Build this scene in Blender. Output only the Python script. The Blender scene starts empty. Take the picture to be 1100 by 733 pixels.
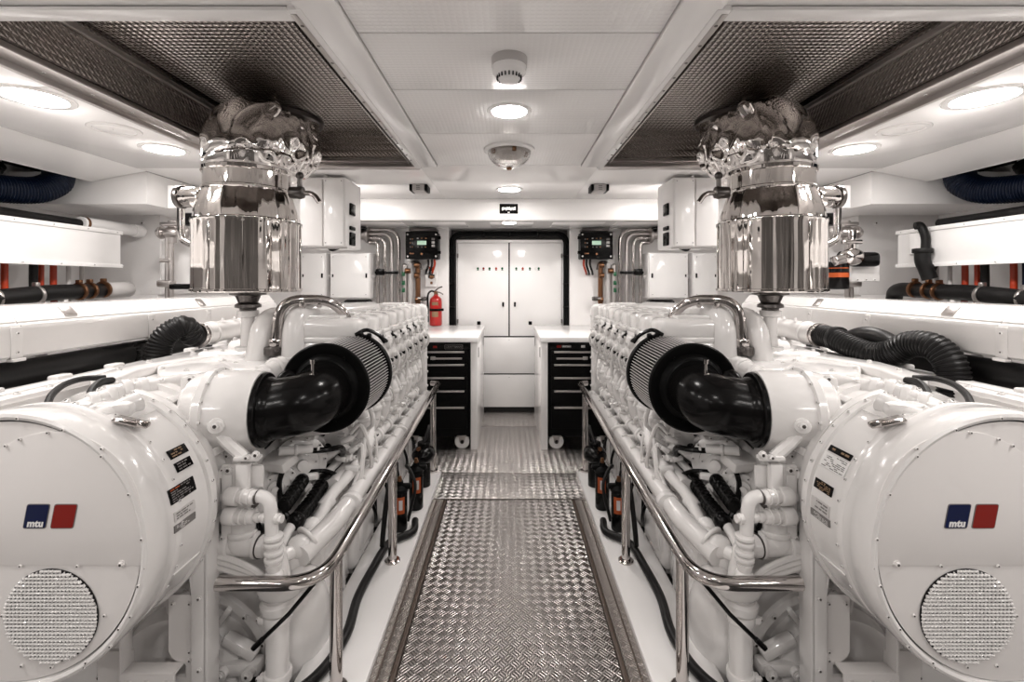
import bpy, bmesh, math, random
from mathutils import Vector, Matrix
random.seed(7)
PI = math.pi
F = 500.0; VX = 547.0; VY = 304.0; H = 1.5        # lens in pixels of the 1100 px frame, principal point, eye height
C = bpy.context.scene.collection

def P(px, py, Y):
    return Vector(((px-VX)*Y/F, Y, H-(py-VY)*Y/F))
def V(*a): return Vector(a)

# ------------------------------------------------------------------ materials
def nd(nt, t, **kw):
    n = nt.nodes.new(t)
    for k, v in kw.items():
        if k.startswith('i_'):
            key = k[2:]
            n.inputs[int(key) if key.isdigit() else key.replace('_', ' ')].default_value = v
        else: setattr(n, k, v)
    return n
def base_mat(name, col, rough=.4, metal=0., coat=0., spec=.5):
    m = bpy.data.materials.new(name); m.use_nodes = True
    b = m.node_tree.nodes['Principled BSDF']
    b.inputs['Base Color'].default_value = (*col, 1); b.inputs['Roughness'].default_value = rough
    b.inputs['Metallic'].default_value = metal; b.inputs['Coat Weight'].default_value = coat
    b.inputs['Coat Roughness'].default_value = .06
    b.inputs['Specular IOR Level'].default_value = spec
    return m
def math_n(nt, op, a, b=None, c=None):
    n = nt.nodes.new('ShaderNodeMath'); n.operation = op
    for i, v in enumerate((a, b, c)):
        if v is None: continue
        if isinstance(v, (int, float)): n.inputs[i].default_value = v
        else: nt.links.new(v, n.inputs[i])
    return n.outputs[0]
def bump(m, height, strength, dist):
    nt = m.node_tree; b = nd(nt, 'ShaderNodeBump'); b.inputs['Strength'].default_value = strength
    b.inputs['Distance'].default_value = dist
    nt.links.new(height, b.inputs['Height']); nt.links.new(b.outputs[0], nt.nodes['Principled BSDF'].inputs['Normal'])
def noise_mat(name, col, rough, metal=0., scale=20., strength=.1, dist=.005, detail=3, stretch=(1,1,1), coat=0., var=0., spec=.5):
    m = base_mat(name, col, rough, metal, coat, spec); nt = m.node_tree
    tc = nd(nt, 'ShaderNodeTexCoord'); mp = nd(nt, 'ShaderNodeMapping'); mp.inputs['Scale'].default_value = stretch
    nz = nd(nt, 'ShaderNodeTexNoise'); nz.inputs['Scale'].default_value = scale; nz.inputs['Detail'].default_value = detail
    nt.links.new(tc.outputs['Object'], mp.inputs[0]); nt.links.new(mp.outputs[0], nz.inputs['Vector'])
    if strength > 0: bump(m, nz.outputs[0], strength, dist)
    if var > 0:
        mr = nd(nt, 'ShaderNodeMapRange'); mr.inputs['To Min'].default_value = max(0, rough-var); mr.inputs['To Max'].default_value = rough+var
        nt.links.new(nz.outputs[0], mr.inputs[0]); nt.links.new(mr.outputs[0], nt.nodes['Principled BSDF'].inputs['Roughness'])
    return m
def emboss_mat(name, col, rough, metal, pitch, strength, dist):
    """small rounded diamonds pressed into sheet"""
    m = base_mat(name, col, rough, metal); nt = m.node_tree
    tc = nd(nt, 'ShaderNodeTexCoord'); sp = nd(nt, 'ShaderNodeSeparateXYZ'); nt.links.new(tc.outputs['Object'], sp.inputs[0])
    k = 2*PI/pitch
    u = math_n(nt, 'ADD', sp.outputs[0], math_n(nt, 'MULTIPLY', sp.outputs[2], 1.0))
    v = math_n(nt, 'ADD', sp.outputs[1], math_n(nt, 'MULTIPLY', sp.outputs[2], .63))
    a = math_n(nt, 'SINE', math_n(nt, 'MULTIPLY', u, k*.5)); b = math_n(nt, 'SINE', math_n(nt, 'MULTIPLY', v, k*.5))
    bump(m, math_n(nt, 'POWER', math_n(nt, 'ABSOLUTE', math_n(nt, 'MULTIPLY', a, b)), .8), strength, dist)
    return m
def tread_mat(name, col, rough, cell=.036):
    """basket weave tread plate: groups of raised bars, turned 90 degrees in alternate cells, laid diagonally"""
    m = base_mat(name, col, rough, 1.); nt = m.node_tree
    tc = nd(nt, 'ShaderNodeTexCoord'); mp = nd(nt, 'ShaderNodeMapping'); mp.inputs['Rotation'].default_value = (0, 0, PI/4)
    nt.links.new(tc.outputs['Object'], mp.inputs[0]); sp = nd(nt, 'ShaderNodeSeparateXYZ'); nt.links.new(mp.outputs[0], sp.inputs[0])
    x = math_n(nt, 'DIVIDE', sp.outputs[0], cell); y = math_n(nt, 'DIVIDE', sp.outputs[1], cell)
    fx = math_n(nt, 'FRACT', x); fy = math_n(nt, 'FRACT', y)
    par = math_n(nt, 'ABSOLUTE', math_n(nt, 'MODULO', math_n(nt, 'ADD', math_n(nt, 'FLOOR', x), math_n(nt, 'FLOOR', y)), 2.0))
    def sel(p, q):   # par ? p : q
        return math_n(nt, 'ADD', math_n(nt, 'MULTIPLY', par, p), math_n(nt, 'MULTIPLY', math_n(nt, 'SUBTRACT', 1.0, par), q))
    across = sel(fx, fy); along = sel(fy, fx)
    s = math_n(nt, 'ABSOLUTE', math_n(nt, 'SINE', math_n(nt, 'MULTIPLY', across, PI*3)))
    e = math_n(nt, 'SINE', math_n(nt, 'MULTIPLY', along, PI))
    h = math_n(nt, 'MULTIPLY', math_n(nt, 'POWER', s, .7), math_n(nt, 'MINIMUM', math_n(nt, 'MULTIPLY', e, 2.2), 1.0))
    bump(m, h, .8, .004)
    return m
def emit_mat(name, col, s):
    m = base_mat(name, (.8,.8,.8), .5); b = m.node_tree.nodes['Principled BSDF']
    b.inputs['Emission Color'].default_value = (*col, 1); b.inputs['Emission Strength'].default_value = s
    return m

W = (.74, .722, .71)
M = dict(
 paint = noise_mat('white_engine_paint', W, .2, scale=45, strength=.1, dist=.003, coat=.5),
 face  = noise_mat('grey_white_satin_paint', (.74,.715,.70), .42, scale=160, strength=.05, dist=.001),
 panel = noise_mat('white_gloss_panel', (.92,.905,.895), .14, scale=2.2, strength=.05, dist=.02),
 wall  = noise_mat('white_wall_paint', (.86,.84,.83), .3, scale=3, strength=.04, dist=.02),
 deck  = noise_mat('white_deck_paint', (.86,.845,.835), .35, scale=60, strength=.03, dist=.002),
 ceilb = emboss_mat('white_embossed_ceiling', (.92,.905,.895), .2, 0., .02, .3, .002),
 hatch = emboss_mat('embossed_dark_steel', (.40,.37,.35), .17, 1., .027, .7, .005),
 tread = tread_mat('tread_plate_steel', (.66,.63,.61), .25),
 tread2= tread_mat('tread_plate_strip', (.42,.385,.36), .34, .03),
 alu   = noise_mat('brushed_aluminium', (.52,.49,.475), .33, 1., scale=12, strength=.08, dist=.002, stretch=(6,.6,6)),
 steel = noise_mat('polished_steel', (.52,.49,.475), .09, 1., scale=9, strength=.03, dist=.004),
 chrome= noise_mat('mirror_sheet_steel', (.66,.625,.60), .045, 1., scale=3.2, strength=.35, dist=.03, detail=2, stretch=(5,5,.25)),
 foil  = None,
 bulk  = base_mat('dark_bulkhead_paint', (.10,.095,.09), .4),
 dsteel= base_mat('dark_bolt_steel', (.12,.11,.105), .3, 1.),
 brass = base_mat('copper_brown_fitting', (.22,.11,.06), .35, 1.),
 rub   = noise_mat('black_rubber', (.007,.0065,.0065), .42, scale=70, strength=.15, dist=.003, spec=.25),
 gblk  = noise_mat('black_satin_plastic', (.004,.0037,.0037), .2, scale=180, strength=.03, dist=.001, spec=.16),
 bblk  = base_mat('black_powder_coat', (.004,.004,.004), .4, spec=.08),
 dark  = base_mat('dark_gap', (.01,.009,.009), .7),
 grey  = base_mat('mid_grey_paint', (.16,.15,.145), .4),
 lgrey = base_mat('light_grey_plastic', (.55,.53,.52), .4),
 trim  = base_mat('brown_rubber_trim', (.085,.06,.045), .45),
 pleat = base_mat('grey_filter_paper', (.035,.03,.029), .6),
 red   = base_mat('red_enamel', (.40,.006,.004), .28, coat=.3),
 redl  = base_mat('red_badge', (.21,.009,.005), .45, spec=.2),
 blue  = base_mat('blue_badge', (.0012,.006,.045), .45, spec=.2),
 blueh = noise_mat('dark_blue_hose', (.0015,.005,.016), .42, scale=60, strength=.1, spec=.2),
 org   = base_mat('orange_red_hose', (.36,.03,.004), .4),
 orl   = base_mat('orange_label', (.36,.06,.006), .45),
 tan   = base_mat('tan_print', (.24,.15,.08), .5),
 wht   = base_mat('white_print', (.8,.79,.78), .45),
 green = base_mat('green_lamp', (.01,.10,.04), .25),
 screen= emit_mat('green_screen', (.05,.35,.15), .12),
 lamp  = emit_mat('lamp_diffuser', (1., .955, .92), 26.),
)
def foil():
    return noise_mat('crumpled_foil', (.76,.73,.71), .07, 1., scale=14, strength=.12, dist=.01, detail=2)
M['foil'] = foil()
def glass():
    m = bpy.data.materials.new('clear_dome'); m.use_nodes = True; nt = m.node_tree
    for n in list(nt.nodes): nt.nodes.remove(n)
    out = nd(nt, 'ShaderNodeOutputMaterial'); mix = nd(nt, 'ShaderNodeMixShader'); tr = nd(nt, 'ShaderNodeBsdfTransparent'); gl = nd(nt, 'ShaderNodeBsdfGlossy')
    gl.inputs['Roughness'].default_value = .03; tr.inputs[0].default_value = (.93,.92,.91,1)
    fr = nd(nt, 'ShaderNodeLayerWeight'); fr.inputs[0].default_value = .25
    nt.links.new(fr.outputs['Facing'], mix.inputs[0]); nt.links.new(tr.outputs[0], mix.inputs[1]); nt.links.new(gl.outputs[0], mix.inputs[2]); nt.links.new(mix.outputs[0], out.inputs[0])
    return m
M['glass'] = glass()

# ------------------------------------------------------------------ mesh builder
def frame(n):
    n = Vector(n).normalized(); a = Vector((0,0,1)) if abs(n.z) < .9 else Vector((1,0,0))
    u = n.cross(a).normalized(); return u, n.cross(u).normalized(), n
_boxcache = {}
class MB:
    def __init__(s): s.v = []; s.f = []; s.m = []
    def add(s, vs, fs, m=0):
        o = len(s.v); s.v += [Vector(v) for v in vs]; s.f += [[i+o for i in f] for f in fs]; s.m += [m]*len(fs); return s
    def box(s, c, d, bev=0., m=0, rz=0, rx=0, ry=0, seg=2):
        """box by centre and full size"""
        key = (tuple(round(x, 4) for x in d), round(bev, 4), seg)
        if key not in _boxcache:
            bm = bmesh.new(); bmesh.ops.create_cube(bm, size=1.0)
            for v in bm.verts: v.co = Vector((v.co.x*d[0], v.co.y*d[1], v.co.z*d[2]))
            if bev > 0:
                bmesh.ops.bevel(bm, geom=bm.edges[:], offset=min(bev, .49*min(d)), segments=seg, profile=.5, affect='EDGES')
            bm.verts.index_update()
            _boxcache[key] = ([v.co.copy() for v in bm.verts], [[v.index for v in f.verts] for f in bm.faces]); bm.free()
        vs, fs = _boxcache[key]
        R = Matrix.Rotation(rz, 3, 'Z') @ Matrix.Rotation(ry, 3, 'Y') @ Matrix.Rotation(rx, 3, 'X'); c = Vector(c)
        return s.add([R @ v + c for v in vs], fs, m)
    def bx(s, lo, hi, bev=0., m=0, seg=2):
        lo, hi = [min(a,b) for a,b in zip(lo,hi)], [max(a,b) for a,b in zip(lo,hi)]
        return s.box([(a+b)/2 for a,b in zip(lo,hi)], [b-a for a,b in zip(lo,hi)], bev, m, seg=seg)
    def lathe(s, prof, o, ax=(0,0,1), seg=32, m=0, cap=True, ang=2*PI, mod=None):
        """prof: [(t along the axis, radius)]"""
        u, w, n = frame(ax); o = Vector(o); vs = []; fs = []
        for t, r in prof:
            for k in range(seg):
                a = ang*k/seg
                rr = r*(mod(a, t) if mod else 1)
                vs.append(o + n*t + (u*math.cos(a)+w*math.sin(a))*rr)
        N = len(prof)
        for i in range(N-1):
            for k in range(seg):
                k2 = (k+1) % seg
                fs.append([i*seg+k, i*seg+k2, (i+1)*seg+k2, (i+1)*seg+k])
        if cap:
            if prof[0][1] > 1e-5: fs.append([k for k in range(seg)][::-1])
            if prof[-1][1] > 1e-5: fs.append([(N-1)*seg+k for k in range(seg)])
        return s.add(vs, fs, m)
    def cyl(s, p0, p1, r, r1=None, seg=20, m=0, cap=True, bev=0.):
        p0, p1 = Vector(p0), Vector(p1); L = (p1-p0).length; r1 = r if r1 is None else r1
        pr = [(0, r), (L, r1)] if bev <= 0 else [(0, r-bev), (bev*.3, r-bev*.3), (bev, r), (L-bev, r1), (L-bev*.3, r1-bev*.3), (L, r1-bev)]
        return s.lathe(pr, p0, p1-p0, seg, m, cap)
    def tube(s, pts, r, seg=12, m=0, rf=None, cap=True):
        pts = [Vector(p) for p in pts]; n = len(pts); vs = []; fs = []
        t0 = (pts[1]-pts[0]).normalized(); u, w, _ = frame(t0); prev = t0; L = 0
        for i, p in enumerate(pts):
            t = (pts[min(i+1, n-1)]-pts[max(i-1, 0)]).normalized()
            q = prev.rotation_difference(t); u = q @ u; w = q @ w; prev = t
            if i: L += (p-pts[i-1]).length
            rr = rf(L, i, n) if rf else r
            for k in range(seg):
                a = 2*PI*k/seg; vs.append(p+(u*math.cos(a)+w*math.sin(a))*rr)
        for i in range(n-1):
            for k in range(seg):
                k2 = (k+1) % seg; fs.append([i*seg+k, i*seg+k2, (i+1)*seg+k2, (i+1)*seg+k])
        if cap: fs.append(list(range(seg))[::-1]); fs.append([(n-1)*seg+k for k in range(seg)])
        return s.add(vs, fs, m)
    def ball(s, c, r, sc=(1,1,1), seg=20, rings=10, m=0):
        vs = []; fs = []; c = Vector(c)
        for i in range(rings+1):
            th = PI*i/rings
            for k in range(seg):
                a = 2*PI*k/seg; vs.append(c+Vector((math.sin(th)*math.cos(a)*sc[0], math.sin(th)*math.sin(a)*sc[1], math.cos(th)*sc[2]))*r)
        for i in range(rings):
            for k in range(seg):
                k2 = (k+1) % seg; fs.append([i*seg+k, (i+1)*seg+k, (i+1)*seg+k2, i*seg+k2])
        return s.add(vs, fs, m)
    def prism(s, poly, axis, a, b, m=0):
        """poly in the other axes: x -> (y,z), y -> (z,x), z -> (x,y); extruded from a to b"""
        n = len(poly); vs = []
        for t in (a, b):
            for p, q in poly:
                vs.append({'x': (t,p,q), 'y': (q,t,p), 'z': (p,q,t)}[axis])
        fs = [[i, (i+1) % n, n+(i+1) % n, n+i] for i in range(n)]+[list(range(n))[::-1], [n+i for i in range(n)]]
        return s.add(vs, fs, m)
    def bolt(s, p, n, r=.008, h=.007, m=0, washer=True):
        n = Vector(n).normalized(); p = Vector(p)
        if m == 1:                                    # painted over, with a dark socket
            if washer: s.lathe([(-.002, r*1.4), (h*.25, r*1.4)], p, n, 10, 0)
            s.lathe([(h*.2, r), (h*.8, r), (h, r*.8)], p, n, 6, 0)
            return s.lathe([(h*.9, r*.55), (h*1.04, r*.55)], p, n, 6, 1)
        if washer: s.lathe([(-.002, r*1.45), (h*.25, r*1.45)], p, n, 10, m)
        return s.lathe([(h*.2, r), (h*.8, r), (h, r*.8)], p, n, 6, m)
    def build(s, name, mats, loc=(0,0,0), parent=None, angle=32):
        loc = Vector(loc); me = bpy.data.meshes.new(name)
        me.from_pydata([v-loc for v in s.v], [], s.f)
        mats = mats if isinstance(mats, (list, tuple)) else [mats]
        for k in mats: me.materials.append(M[k] if isinstance(k, str) else k)
        me.polygons.foreach_set('material_index', s.m); me.polygons.foreach_set('use_smooth', [True]*len(s.f))
        bm = bmesh.new(); bm.from_mesh(me); bmesh.ops.recalc_face_normals(bm, faces=bm.faces[:]); bm.to_mesh(me); bm.free()
        me.set_sharp_from_angle(angle=math.radians(angle)); me.update()
        o = bpy.data.objects.new(name, me); C.objects.link(o)
        if parent: o.parent = parent
        else: o.location = loc
        return o
def bend(pts, r, n=7):
    """round the corners of a polyline with radius-like distance r"""
    pts = [Vector(p) for p in pts]; out = [pts[0]]
    for i in range(1, len(pts)-1):
        a, b, c = pts[i-1], pts[i], pts[i+1]
        d = min(r, .48*(a-b).length, .48*(c-b).length)
        p, q = b+(a-b).normalized()*d, b+(c-b).normalized()*d
        for k in range(n+1):
            t = k/n; out.append(p*(1-t)**2+b*2*t*(1-t)+q*t*t)
    out.append(pts[-1]); res = [out[0]]
    for p in out[1:]:
        if (p-res[-1]).length > 1e-4: res.append(p)
    return res
def dens(pts, step):
    pts = [Vector(p) for p in pts]; out = [pts[0]]
    for a, b in zip(pts, pts[1:]):
        k = max(1, int((b-a).length/step))
        for i in range(1, k+1): out.append(a.lerp(b, i/k))
    return out
def even(pts, step):
    pts = [Vector(p) for p in pts]; out = [pts[0]]; acc = 0.
    for a, b in zip(pts, pts[1:]):
        L = (b-a).length; t = step-acc
        while t <= L: out.append(a.lerp(b, t/L)); t += step
        acc = L-(t-step)
    if (pts[-1]-out[-1]).length > step*.3: out.append(pts[-1])
    return out
def cat(pts, n=8):
    """smooth curve through the points"""
    pts = [Vector(p) for p in pts]; q = [pts[0]*2-pts[1]]+pts+[pts[-1]*2-pts[-2]]; out = []
    for i in range(1, len(q)-2):
        for k in range(n):
            t = k/n; a, b, c, d = q[i-1:i+3]
            out.append(.5*((2*b)+(c-a)*t+(2*a-5*b+4*c-d)*t*t+(3*b-a-3*c+d)*t**3))
    out.append(pts[-1]); return out

# ------------------------------------------------------------------ object helpers
def tag(o, label, cat_, group=None, kind=None):
    o['label'] = label; o['category'] = cat_
    if group: o['group'] = group
    if kind: o['kind'] = kind
    return o
def struct(name, mb, mats, loc=(0,0,0), parent=None):
    o = mb.build(name, mats, loc, parent); o['kind'] = 'structure'; return o
class Thing:
    def __init__(s, name, label, cat_, loc, group=None):
        s.loc = Vector(loc); s.o = bpy.data.objects.new(name, None); s.o.empty_display_size = .1
        C.objects.link(s.o); s.o.location = s.loc; tag(s.o, label, cat_, group)
    def part(s, name, mb, mats, parent=None, label=None, angle=32):
        o = mb.build(name, mats, s.loc, parent or s.o, angle)
        if label: o['label'] = label
        return o
_mm = {}
def mirror_mesh(me):
    if me.name not in _mm:
        n = me.copy()
        co = [0.]*(3*len(n.vertices)); n.vertices.foreach_get('co', co)
        co[0::3] = [-x for x in co[0::3]]; n.vertices.foreach_set('co', co); n.flip_normals(); n.update()
        n.set_sharp_from_angle(angle=math.radians(32)); _mm[me.name] = n
    return _mm[me.name]
def mirror(o, label=None, parent=None, skip=()):
    """the same thing on the other side of the walkway"""
    c = o.copy()
    if o.data: c.data = mirror_mesh(o.data)
    c.location = (-o.location.x, o.location.y, o.location.z); C.objects.link(c); c.parent = parent
    if label: c['label'] = label
    for ch in list(o.children):
        if ch.name.split('.')[0] not in skip: mirror(ch, None, c, skip)
    return c
def relabel(o, name, label):
    for ch in o.children:
        if ch.name.split('.')[0] == name: ch['label'] = label
def text_mesh(txt, size, depth, shear=0., bold=0., space=1.):
    cu = bpy.data.curves.new('t', 'FONT'); cu.body = txt; cu.size = size; cu.extrude = depth; cu.shear = shear
    cu.offset = bold; cu.space_character = space; cu.align_x = 'CENTER'; cu.align_y = 'CENTER'; cu.resolution_u = 3
    ob = bpy.data.objects.new('t', cu); C.objects.link(ob)
    me = bpy.data.meshes.new_from_object(ob.evaluated_get(bpy.context.evaluated_depsgraph_get()))
    vs = [v.co.copy() for v in me.vertices]; fs = [list(p.vertices) for p in me.polygons]
    bpy.data.objects.remove(ob); bpy.data.curves.remove(cu); bpy.data.meshes.remove(me)
    return vs, fs
def add_text(mb, txt, size, o, right, up, m=0, depth=.0006, **kw):
    vs, fs = text_mesh(txt, size, depth, **kw); o, r, u = Vector(o), Vector(right).normalized(), Vector(up).normalized(); n = r.cross(u)
    return mb.add([o+r*v.x+u*v.y+n*v.z for v in vs], fs, m)

EXPO = 2.38
# ------------------------------------------------------------------ camera
cam = bpy.data.cameras.new('camera'); co = bpy.data.objects.new('camera', cam); C.objects.link(co)
co.location = (0, 0, H); co.rotation_euler = (PI/2, 0, 0)
cam.sensor_width = 36; cam.lens = 36*F/1100; cam.clip_start = .05
cam.shift_x = (550-VX)/1100; cam.shift_y = (VY-366.5)/1100
bpy.context.scene.camera = co
sc = bpy.context.scene
sc.view_settings.view_transform = 'Standard'; sc.view_settings.look = 'None'; sc.view_settings.gamma = 1
sc.view_settings.use_curve_mapping = False; sc.view_settings.exposure = EXPO
w = bpy.data.worlds.new('world'); sc.world = w; w.use_nodes = True
w.node_tree.nodes['Background'].inputs[0].default_value = (.9,.88,.87,1); w.node_tree.nodes['Background'].inputs[1].default_value = .1
try:
    sc.cycles.max_bounces = 8; sc.cycles.diffuse_bounces = 4; sc.cycles.glossy_bounces = 5; sc.cycles.use_denoising = True
    sc.cycles.caustics_reflective = True; sc.cycles.blur_glossy = 1.0; sc.cycles.caustics_refractive = False; sc.cycles.sample_clamp_indirect = 6
except Exception: pass

# ------------------------------------------------------------------ floor, decks
YB = -2.6                                   # the bulkhead behind the camera
m = MB(); m.bx((-.43, YB, -.02), (.43, 3.215, 0), .003); struct('floor_walkway', m, 'tread')
m = MB()
for s in (-1, 1): m.bx((s*.455, YB, -.02), (s*.53, 3.215, .002), .002)
struct('floor_border_plates', m, 'tread2')
m = MB()
for s in (-1, 1):
    m.bx((s*.433, YB, -.02), (s*.452, 3.2, .006), .002); m.bx((s*.497, YB, 0), (s*.505, 3.2, .005), .002)
struct('trim_1', m, 'trim')
m = MB(); m.bx((-.53, 3.225, -.03), (.53, 3.66, .004), .003); m.bx((-1.15, 3.664, -.03), (1.15, 4.855, .004), .003); m.bx((-1.15, 4.87, -.03), (1.15, 5.6, .004), .003)
struct('floor_rear', m, 'tread')
m = MB(); m.bx((-1.2, YB, -.06), (1.2, 5.6, -.031)); struct('floor_underlay', m, 'dark')
m = MB()
for s in (-1, 1):
    m.bx((s*.532, YB, -.05), (s*.80, 3.66, .02), .006); m.bx((s*.70, 3.66, -.05), (s*.80, 4.2, .02), .006)
struct('floor_side_decks', m, 'deck')
m = MB(); 
for s in (-1, 1):
    m.bx((s*.8, YB, -.62), (s*3.7, 5.6, -.58)); m.bx((s*.78, YB, -.6), (s*.80, 5.6, -.06))
    m.bx((s*2.15, YB, -.05), (s*3.7, 5.6, .0))
struct('floor_bilge', m, 'lgrey')
# ------------------------------------------------------------------ ceiling
Z0 = 2.3; ZR = 2.52
m = MB()
ys = [YB, -1.2, -.3, .62, 1.49, 1.93, 2.5, 3.17]
for a, b in zip(ys, ys[1:]): m.bx((-.485, a+.003, Z0), (.485, b-.003, Z0+.03), .002)
struct('ceiling_centre', m, 'ceilb')
m = MB(); m.bx((-.615, 3.173, Z0), (.615, 4.45, Z0+.03), .002)
for s in (-1, 1):
    m.bx((s*.488, YB, Z0-.012), (s*.615, 3.17, Z0+.03), .003)
    m.bx((s*.615, 3.253, Z0), (s*2.6, 4.45, Z0+.03), .003)
    m.bx((s*.615, YB, Z0), (s*1.69, 1.36, Z0+.03), .003); m.bx((s*.642, 1.34, Z0-.014), (s*1.66, 1.40, Z0-.002), .003)
    for a, b in ((YB, .4), (.403, 1.9), (1.903, 3.25)): m.bx((s*1.75, a, Z0), (s*2.6, b, Z0+.03), .002); m.prism([(Z0, s*2.602), (Z0-.074, s*2.985), (Z0-.05, s*2.985), (Z0+.03, s*2.602)], 'y', a, b if b < 3 else 3.335); m.bx((s*2.985, a, Z0-.076), (s*2.992, b if b < 3 else 3.335, Z0-.03))
struct('ceiling', m, 'panel')
m = MB()
for s in (-1, 1): m.bx((s*.5, YB, ZR+.003), (s*3.7, 5.6, ZR+.04)); 
m.bx((-3.7, YB, Z0+.05), (3.7, 1.3, Z0+.08)); m.bx((-3.7, 3.3, Z0+.05), (3.7, 5.6, Z0+.08)); m.bx((-.55, YB, Z0+.05), (.55, 5.6, Z0+.08))
struct('ceiling_void', m, 'dark')
m = MB()
for s in (-1, 1):
    m.bx((s*.60, 1.34, ZR-.01), (s*1.72, 3.27, ZR), 0)
    m.bx((s*1.66, 1.36, Z0), (s*1.69, 3.25, ZR), .0); m.bx((s*.64, 3.18, Z0), (s*1.69, 3.21, ZR)); m.bx((s*.64, 1.36, Z0), (s*1.69, 1.39, ZR)); m.bx((s*.668, 1.36, Z0+.002), (s*.674, 3.25, ZR))
struct('ceiling_hatch_lining', m, 'hatch')
m = MB()
for s in (-1, 1):                            # aluminium angle round the hatch opening, with a rolled outer lip
    m.bx((s*1.655, 1.3, Z0-.03), (s*1.75, 3.26, Z0-.005), .004); m.bx((s*1.735, 1.3, Z0-.055), (s*1.755, 3.26, Z0+.0), .004)
    m.bx((s*1.64, 1.36, Z0+.16), (s*1.66, 3.2, Z0+.185), .003)
    m.bx((s*.62, 3.17, Z0-.012), (s*1.75, 3.25, Z0+.02), .004); m.bx((s*.62, 3.155, Z0+.02), (s*1.66, 3.18, Z0+.045), .004)
    m.bx((s*.650, 1.36, Z0+.004), (s*.659, 2.62, Z0+.03), .002); m.bx((s*.622, 1.36, Z0-.016), (s*.640, 2.6, Z0-.013), .001)
struct('trim_2', m, 'alu')
m = MB()
for s in (-1, 1):
    m.bx((s*.600, 1.34, Z0-.014), (s*.642, 3.2, Z0+.03), .003)
    for k in range(14): m.lathe([(0,.006),(.003,.006)], (s*.631, 1.42+k*.12, Z0-.014), (0,0,-1), 8, 1)
    for k in range(9): m.bolt((s*1.70, 1.5+k*.2, Z0-.03), (0,0,-1), .006, .003, 1, False)
struct('trim_3', m, ['panel', 'dsteel'])
# beam, lower ceiling behind it
m = MB(); m.bx((-3.6, 4.44, 2.10), (3.6, 4.6, Z0+.03), .006); struct('ceiling_beam', m, 'panel')
m = MB(); m.bx((-3.6, 4.6, 2.125), (3.6, 5.6, 2.16))
for x0, x1 in ((-1.62, -1.1), (-.98, -.45), (-.2, .25), (.45, .98), (1.1, 1.62)): m.bx((x0, 4.7, 2.112), (x1, 5.15, 2.13), .006)
struct('ceiling_rear', m, 'panel')
# soffits over the far corners, upper side ceilings
for s, nm in ((-1, 'left'), (1, 'right')):
    m = MB(); m.bx((s*2.6, 3.34, 2.066), (s*3.7, 5.6, Z0-.001), .004); struct('ceiling_soffit_'+nm, m, 'panel')
    m = MB(); m.bx((s*3.6, YB, -.6), (s*3.7, 5.7, Z0+.1))
    struct('wall_'+nm, m, 'wall')
    m = MB(); m.bx((s*2.925, 3.9, 1.40), (s*3.6, 5.6, 2.07), .004); m.bx((s*2.95, 3.905, -.1), (s*3.6, 5.6, 1.405), .004)
    for k in range(7): m.bolt((s*(3.0+.08*k), 3.9, 1.43), (0,-1,0), .004, .003, 1, False)
    m.bolt((s*3.07, 3.9, 2.0), (0,-1,0), .012, .01, 1)
    struct('wall_bulkhead_'+nm, m, ['wall', 'dsteel'])
    m = MB(); m.bx((s*.69, 5.3, -.02), (s*2.95, 5.6, 2.13), .003)
    m.bx((s*1.02, 5.29, -.02), (s*1.035, 5.3, 2.12), .002)
    struct('wall_back_'+nm, m, 'wall')
m = MB(); m.bx((-.75, 5.55, -.02), (.75, 5.65, 2.13)); struct('wall_back', m, 'grey')
m = MB(); m.bx((-3.7, YB-.1, -.6), (3.7, YB, 2.6)); struct('wall_front', m, 'bulk')
m = MB()
for x in (-2.6, -1.1, 1.1, 2.6): m.bx((x-.3, YB, -.2), (x+.3, YB+.02, 2.1), .01)
struct('door_1', m, 'grey')

# ------------------------------------------------------------------ lamps in the ceiling
def downlight(x, y, r, label, group=None, z=Z0, lit=True):
    t = Thing('ceiling_downlight' if lit else 'ceiling_cover_disc', label, 'ceiling light' if lit else 'ceiling cover', (x, y, z), group)
    a = MB(); a.lathe([(0, r), (-.004, r), (-.008, r*.97), (-.008, r*.80), (-.003, r*.76), (-.003, r*.5)], (x,y,z), (0,0,1), 40, cap=False); t.part('bezel', a, 'panel')
    b = MB()
    if lit: b.lathe([(-.0035, r*.77), (-.008, r*.7), (-.010, r*.45), (-.011, .0001)], (x,y,z), (0,0,1), 40, cap=False); t.part('diffuser', b, 'lamp', label='glowing round diffuser')
    else:
        b.lathe([(-.004, r*.78), (-.007, r*.7), (-.007, .0001)], (x,y,z), (0,0,1), 40, cap=False); b.bolt((x, y-.02, z-.007), (0,0,-1), .008, .004); t.part('cover', b, 'panel')
    return t
downlight(0, 2.16, .103, 'round recessed ceiling light over the walkway, between smoke detector and glass dome')
downlight(0, 3.97, .115, 'round recessed ceiling light in front of the cross beam, behind the glass dome')
downlight(0, 4.70, .09, 'small round ceiling light beyond the cross beam, above the white double doors', z=2.111)
for s, nm in ((-1, 'left'), (1, 'right')):
    downlight(s*2.04, 2.0, .14, f'nearest round ceiling light over the {nm} engine, outside the steel hatch')
    downlight(s*2.06, 2.78, .128, f'round ceiling light beside the top of the {nm} steel exhaust, further from the camera')
    downlight(s*1.39, 3.96, .115, f'round ceiling light partly hidden behind the hanging white cabinet on the {nm}')
    downlight(s*2.05, 2.42, .115, f'unlit white round ceiling cover between two lights on the {nm}', lit=False)
    for y in (.9, -.4, -1.7): downlight(s*2.04, y, .14, f'round ceiling light over the {nm} side behind the camera', f'lights behind the camera, {nm} side')
for y in (.25, -1.4): downlight(0, y, .11, 'round recessed ceiling light over the walkway behind the camera', 'walkway lights behind the camera')

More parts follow.
